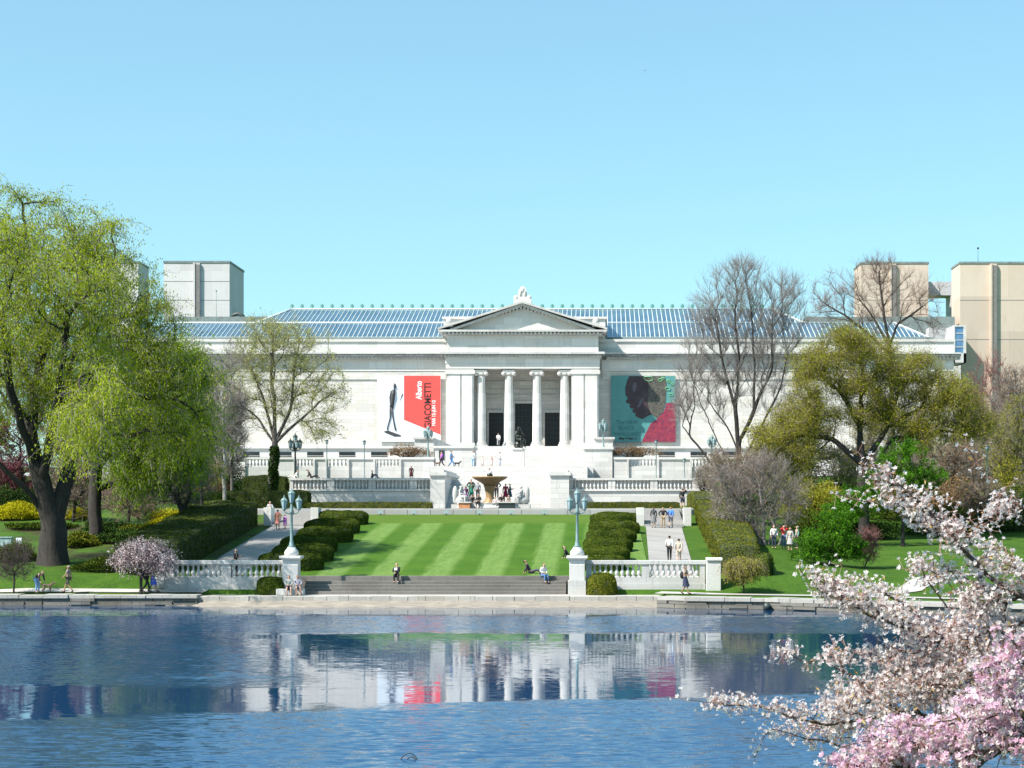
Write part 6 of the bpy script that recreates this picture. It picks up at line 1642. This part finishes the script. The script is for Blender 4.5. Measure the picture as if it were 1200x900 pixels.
person(349, 692, 18.9, 'woman in grey patterned clothes sitting against the left pedestal, nearer the steps', 'sit', 15, top=(.4,.38,.42), skirt=(.34,.33,.38), hair=(.02,.015,.015), longhair=True, y=111.0, z=.55, skin='m')
b = MB(); b.box(PEDX[0]-.75, PEDX[0]+.95, 110.75, 111.42, .545, .95); tag(b.build('stone_bench', M['marble_old'], bevel=.03), 'stone ledge at the foot of the left pedestal with two women on it', 'bench')
person(465, 681, 18.5, 'person in black jacket over white shirt sitting on the dark steps, left of centre', 'sitchin', 0, top=BLK, bottom=BLK, hair=(.22,.08,.03), y=113.55, z=1.22, trim=WHT)
person(636, 681, 18.5, 'person in white shirt and jeans sitting at the right end of the dark steps', 'sitfwd', 35, top=WHT, bottom=JEAN, hair=(.03,.02,.015), y=113.6, z=1.22)
person(622, 672, 18.2, 'person in dark clothes reclining on the lawn edge behind the one in white shirt', 'recl', 80, top=(.05,.03,.05), bottom=(.06,.05,.09), skin='m', hair=(.02,.02,.02))
person(667, 641, 17.0, 'person in black reclining on the striped lawn beside the right lamp', 'recl', 75, top=BLK, bottom=(.03,.03,.04), skin='l')
person(803, 697, 19.2, 'woman in navy dress with a black backpack walking along the right shore', 'walkphone', 60, top=(.45,.36,.28), dress=None, skirt=(.025,.03,.07), sleeves=False, bag='backpack', skin='m', hair=(.02,.015,.01))
# right path
person(784.5, 656, 17.2, 'person in white jacket and black trousers walking up the right path', 'walk', 180, top=WHT, bottom=BLK, skin='m', hair=(.02,.015,.015), h=1.78)
person(795.5, 661, 17.4, 'person in beige jacket and shorts walking up the right path', 'walk', 175, top=(.50,.42,.34), bottom=(.5,.42,.33), shorts=True, hair=(.02,.015,.015))
person(766, 617, 15.0, 'leftmost of three people on the path steps, long dark hair and grey dress', 'stand', 170, top=(.06,.06,.07), skirt=(.18,.18,.18), hair=(.12,.07,.04), longhair=True, y=145)
person(777, 617, 14.8, 'middle of three people on the path steps, black top and khaki trousers', 'hips', 0, top=BLK, bottom=(.40,.30,.18), hair=(.14,.08,.04), longhair=True, y=144.8)
person(786, 617, 14.9, 'rightmost of three people on the path steps, in a blue shirt and shorts', 'walk', 170, top=(.05,.22,.7), bottom=(.15,.16,.22), shorts=True, hair=(.4,.25,.1), y=145)
person(800, 597, 13.4, 'man in black raising a hand to his head at the top of the path', 'hathand', 185, h=1.85, top=BLK, bottom=(.05,.05,.08), shorts=True, hair=(.02,.02,.02), y=156.3, z=6.05, fat=1.15)
# left path head
person(316.5, 606, 14.6, 'person in black and white walking at the top of the shaded left path', 'walk', 20, top=(.5,.5,.52), bottom=(.04,.04,.05), hair=(.02,.02,.02), y=148.5, z=5.0)
person(325.5, 616, 14.9, 'person in red and white striped dress at the top of the left path', 'stand', 180, top=(.7,.3,.24), dress=(.78,.28,.22), hair=(.02,.02,.02), h=1.6, y=144, skin='d')
person(334, 616, 14.9, 'child in pink and purple at the top of the left path', 'stand', 160, top=(.75,.2,.55), dress=(.65,.2,.6), hair=(.05,.03,.03), h=1.15, y=144.3)
# visitors round the fountain (basin rim and floor at z 6.1)
fz = 6.13
def fp(px, yy, lab, *a, **k): return person(px, 590, 13, lab, *a, y=yy, z=k.pop('z', fz), **k)
fp(552, 165.4, 'tall man in black suit standing behind the left side of the fountain', 'hips', 0, h=1.9, top=BLK, bottom=BLK, skin='l', z=7.0)
fp(552.5, 163.0, 'person in green gown standing left of the fountain bowl', 'stand', 20, top=(.02,.22,.14), dress=(.02,.22,.14), skin='m', longhair=True, z=6.9)
fp(546, 162.5, 'person in maroon and purple gown left of the fountain', 'stand', 30, h=1.7, top=(.45,.04,.10), dress=(.30,.05,.30), skin='d', longhair=True, z=6.5)
fp(560, 164.6, 'man in dark trousers and pale shirt behind the left side of the bowl', 'stand', 0, top=(.30,.33,.36), bottom=BLK, z=6.9)
fp(553, 159.2, 'person in black sitting on the left rim of the fountain', 'sitfwd', 60, top=BLK, bottom=BLK, skin='m', z=6.15)
fp(561, 158.6, 'person in black suit sitting on the fountain rim just left of the stem', 'sitfwd', -10, top=BLK, bottom=BLK, z=6.15)
fp(582, 165.2, 'man in black suit standing behind the right side of the bowl', 'hips', 0, h=1.85, top=BLK, bottom=BLK, z=7.0)
fp(592.5, 163.4, 'person in red gown standing right of the bowl', 'stand', 0, top=(.6,.05,.07), dress=(.45,.03,.08), skin='m', z=6.7, h=1.75)
fp(597.5, 163.2, 'person in dark teal long dress standing at the far right of the fountain', 'phone', 90, top=(.04,.09,.12), dress=(.04,.09,.12), z=6.7, h=1.75)
fp(587.5, 158.7, 'person in black sitting on the fountain rim right of the stem', 'sitfwd', 10, top=BLK, bottom=(.03,.03,.05), z=6.15)
fp(580.5, 159.0, 'person in pale top sitting low at the fountain rim beside the stem', 'sit', 0, top=(.6,.5,.5), bottom=GREY, z=6.0, h=1.6)
fp(595, 159.3, 'person in beige clothes sitting at the right rim of the fountain', 'sitfwd', 40, top=(.6,.5,.42), bottom=(.5,.42,.36), z=6.15, h=1.6)
fp(573.5, 166.8, 'brown haired person in white shirt behind the middle of the bowl', 'stand', 0, top=WHT, bottom=GREY, h=1.75, z=8.2)
# marble sculpture groups at the basin ends
for px, yy, lab, fc in ((540,160.5,'white marble seated sculpture at the left end of the fountain',60),(611,160.5,'grey and white marble seated sculpture at the right end of the fountain',-60)):
    t = person(px, 590, 13, lab, 'sitchin', fc, h=2.3, y=yy, z=6.5, mono=M['marble_old'] if px > 600 else M['marble_smooth'], name='statue', cat='statue', fat=1.5)
    o_ = ORG[t.name]; b = MB(); b.box(o_.x-.8,o_.x+.8,yy-.7,yy+.7,6.1,6.5); b.ball((o_.x,yy+.25,6.85),(.75,.55,.5)); b.ball((o_.x+(.5 if px > 600 else -.5),yy,7.4),(.25,.2,.75)); b.build('rock_base', M['marble_old'], t)
# dark bronze seated figure on its pedestal in the middle of the stairs
t = thing('statue_pedestal', 'tall white marble pedestal in the middle of the stairs', 'pedestal', (X(607.8,10.6), 198.5, 10.78))
b = MB(); x = X(607.8,10.6); b.box(x-.62,x+.62,197.9,199.1,10.78,12.75); b.build('block', M['marble_smooth'], t)
b = MB(); b.box(x-.72,x+.72,197.8,199.2,12.75,12.95); b.build('cap', M['terrace'], t)
t = person(607.8, 527, 10.6, 'dark bronze seated figure on the tall white pedestal before the museum door', 'sitchin', 35, h=3.3, y=198.6, z=12.95, mono=M['bronze'], name='statue', cat='statue', fat=1.45)
b = MB(); o_ = ORG[t.name]; b.ball((o_.x,o_.y+.1,13.3),(.55,.5,.5)); b.ball((o_.x-.1,o_.y-.5,13.1),(.35,.3,.2)); b.build('rock_seat', M['bronze'], t)
# terrace
tz = 10.8
def tp(px, yy, lab, *a, **k): return person(px, 548, 10.7, lab, *a, y=yy, z=k.pop('z', tz), **k)
b = MB(); b.box(X(511,10.7), X(560,10.7)-.1, 195, 199.6, 9, 10.79); b.box(U(-8.7), U(-8.61), 195, 199.6, 9, 10.7); tag(b.build('terrace_floor', M['terrace']), kind='structure')
tp(517.5, 196.5, 'person in purple coat walking a dog on the upper terrace', 'walk', -60, top=(.35,.06,.6), bottom=(.05,.03,.06), hair=(.12,.05,.03), fat=1.15)
dog(513, 10.7, 'small brown dog beside the person in purple coat', 180, (.12,.07,.05), .55, y=196, z=tz)
tp(529, 196.8, 'man in blue jacket and jeans walking a black dog on the upper terrace', 'walk', 90, h=1.85, top=(.05,.25,.65), bottom=(.12,.28,.55))
dog(535.5, 10.7, 'black dog beside the man in blue jacket', 0, BLK, .55, y=196.2, z=tz)
tp(554, 196.5, 'person in white shirt and pale jeans on the upper terrace left of the stairs', 'stand', 180, h=1.85, top=WHT, bottom=(.4,.55,.75), hair=(.4,.3,.2))
tp(565.5, 197, 'child in pale pink dress on the upper terrace', 'stand', 0, h=1.25, top=(.8,.55,.5), dress=(.8,.6,.55), hair=(.25,.15,.1))
tp(576, 198, 'person in white and pink with black bag near the stairs', 'stand', 20, h=1.3, top=(.8,.6,.62), dress=(.75,.5,.5), hair=(.03,.02,.02))
tp(580, 199, 'child in white on the lower steps left of the bronze statue', 'stand', -10, h=1.3, top=WHT, bottom=WHT, hair=(.2,.12,.08))
tp(586, 199.5, 'person in white shirt, light blue trousers, standing just left of the bronze statue pedestal', 'raise', 90, h=1.8, top=WHT, bottom=(.45,.5,.6), hair=(.05,.03,.02))
person(584, 523, 9.2, 'person in white walking up between the first two museum columns', 'walk', 180, y=229.2, z=14.32, top=WHT, bottom=(.35,.33,.36), hair=(.25,.18,.12))
# people sitting on the terrace parapet, left
def wall_sit(px, lab, *a, **k): return person(px, 560, 12.2, lab, *a, y=k.pop('y', 172.75), z=k.pop('z', 9.1), **k)
wall_sit(365, 'person in dark clothes lounging on the left terrace wall', 'recl', 90, top=(.10,.08,.07), bottom=BLK)
wall_sit(345, 'person wrapped in white lying on the left end of the terrace wall', 'recl', -90, top=WHT, bottom=(.7,.65,.62), hair=(.5,.3,.2), h=1.5)
wall_sit(436, 'person in black sitting low on the left terrace wall near its middle', 'gsit', 90, top=BLK, bottom=(.05,.06,.12), h=1.5)
wall_sit(482, 'person in black and red dress standing behind the left terrace wall', 'stand', 0, top=BLK, dress=(.10,.02,.02), z=8.9, y=174, h=1.45, longhair=True)
# right lawn group
person(907, 656, 16.2, 'person in white jacket and dark trousers by the twiggy shrub on the right lawn', 'stand', 10, top=WHT, bottom=(.04,.05,.09), hair=(.2,.15,.1), y=130)
person(918.5, 653, 16.2, 'person in bright red jacket and jeans on the right lawn', 'raise', 20, top=(.75,.03,.04), bottom=(.1,.15,.3), hair=(.1,.03,.02), y=130.5)
person(926, 655, 16.2, 'woman in black and white patterned dress on the right lawn beside the red jacket', 'stand', -30, top=(.35,.35,.35), dress=(.38,.36,.36), hair=(.02,.02,.02), y=129.4)
person(934, 652, 16.2, 'person in grey green jacket at the right of the group on the lawn', 'stand', -70, top=(.16,.30,.26), bottom=(.05,.06,.05), hair=(.6,.6,.6), y=131.5)
person(1149, 690, 19.0, 'person in blue jacket behind the blossoms on the right path', 'walk', -80, top=(.05,.1,.6), bottom=(.03,.03,.05), y=112.0)
finish_skins()
# dark curled wire hoops standing in the water at the bottom of the picture
x = X(482, 52); y = F/52
t = thing('wire_hoop', 'dark curled wire hoops sticking up from the water at the bottom edge', 'wire', (x, y, 0))
b = MB()
for r_, dx in ((.13,0),(.21,-.05)):
    b.tube([(x+dx+r_*math.cos(a_), y, -.16+.03+(r_+.06)*math.sin(a_)) for a_ in [math.pi*i/14 for i in range(15)]], .014, 5)
b.build('hoop', M['dark_iron'], t)
# a far bird in the sky
x, y, z = X(756, 6), F/6, Z(83, 6); b = MB()
b.tube([(x-.12,y,z),(x,y,z+.03),(x+.14,y,z)], [.02,.06,.02], 6); b.add([(x-.04,y,z+.03),(x+.06,y,z+.03),(x+.03,y+.3,z+.16),(x-.02,y+.34,z+.12)], [(0,1,2,3),(3,2,1,0)]); b.add([(x-.04,y,z+.03),(x+.06,y,z+.03),(x+.03,y-.3,z+.16),(x-.02,y-.34,z+.12)], [(0,1,2,3)])
tag(b.build('bird', M['dark_iron']), 'tiny dark bird flying high in the clear sky', 'bird')

# ------------------------------------------------------------ light, sky, camera
AZ, EL = R(58), R(47)                       # sun stands to the left behind the camera
dirs = Vector((-math.sin(AZ)*math.cos(EL), -math.cos(AZ)*math.cos(EL), math.sin(EL)))
sun = bpy.data.lights.new('sun', 'SUN'); sun.energy = 5.0; sun.angle = R(.53); sun.color = (1, .955, .89)
so = bpy.data.objects.new('sun', sun); COL.objects.link(so); so.rotation_euler = dirs.to_track_quat('Z', 'Y').to_euler()
w = bpy.data.worlds.new('World'); SC.world = w; w.use_nodes = True; nt = w.node_tree
bg = nt.nodes['Background']; sky = nt.nodes.new('ShaderNodeTexSky'); sky.sky_type = 'NISHITA'; sky.sun_disc = False
sky.sun_elevation = EL; sky.sun_rotation = math.atan2(dirs.x, dirs.y); sky.air_density = 1.0; sky.dust_density = .6; sky.ozone_density = 1.0; sky.altitude = 200
tint = nt.nodes.new('ShaderNodeMix'); tint.data_type = 'RGBA'; tint.blend_type = 'MULTIPLY'; tint.inputs[0].default_value = 1; tint.inputs[7].default_value = (.88,1.32,1.38,1)
gm = nt.nodes.new('ShaderNodeGamma'); gm.inputs[1].default_value = .65; nt.links.new(sky.outputs[0], gm.inputs[0]); nt.links.new(gm.outputs[0], tint.inputs[6]); nt.links.new(tint.outputs[2], bg.inputs[0]); bg.inputs[1].default_value = .14
cam = bpy.data.cameras.new('camera'); co = bpy.data.objects.new('camera', cam); COL.objects.link(co)
cam.sensor_width = 36; cam.lens = 36*F/1200; cam.shift_x = (600-CX)/1200; cam.shift_y = (HY-450)/1200
cam.clip_start = .1; cam.clip_end = 20000
co.location = (0, 0, H); co.rotation_euler = (R(90), 0, 0); SC.camera = co
SC.view_settings.view_transform = 'Standard'; SC.view_settings.look = 'None'; SC.view_settings.exposure = .86; SC.view_settings.gamma = 1
SC.cycles.max_bounces = 5; SC.cycles.diffuse_bounces = 2; SC.cycles.glossy_bounces = 3; SC.cycles.transmission_bounces = 2; SC.cycles.transparent_max_bounces = 4
SC.cycles.caustics_reflective = False; SC.cycles.caustics_refractive = False
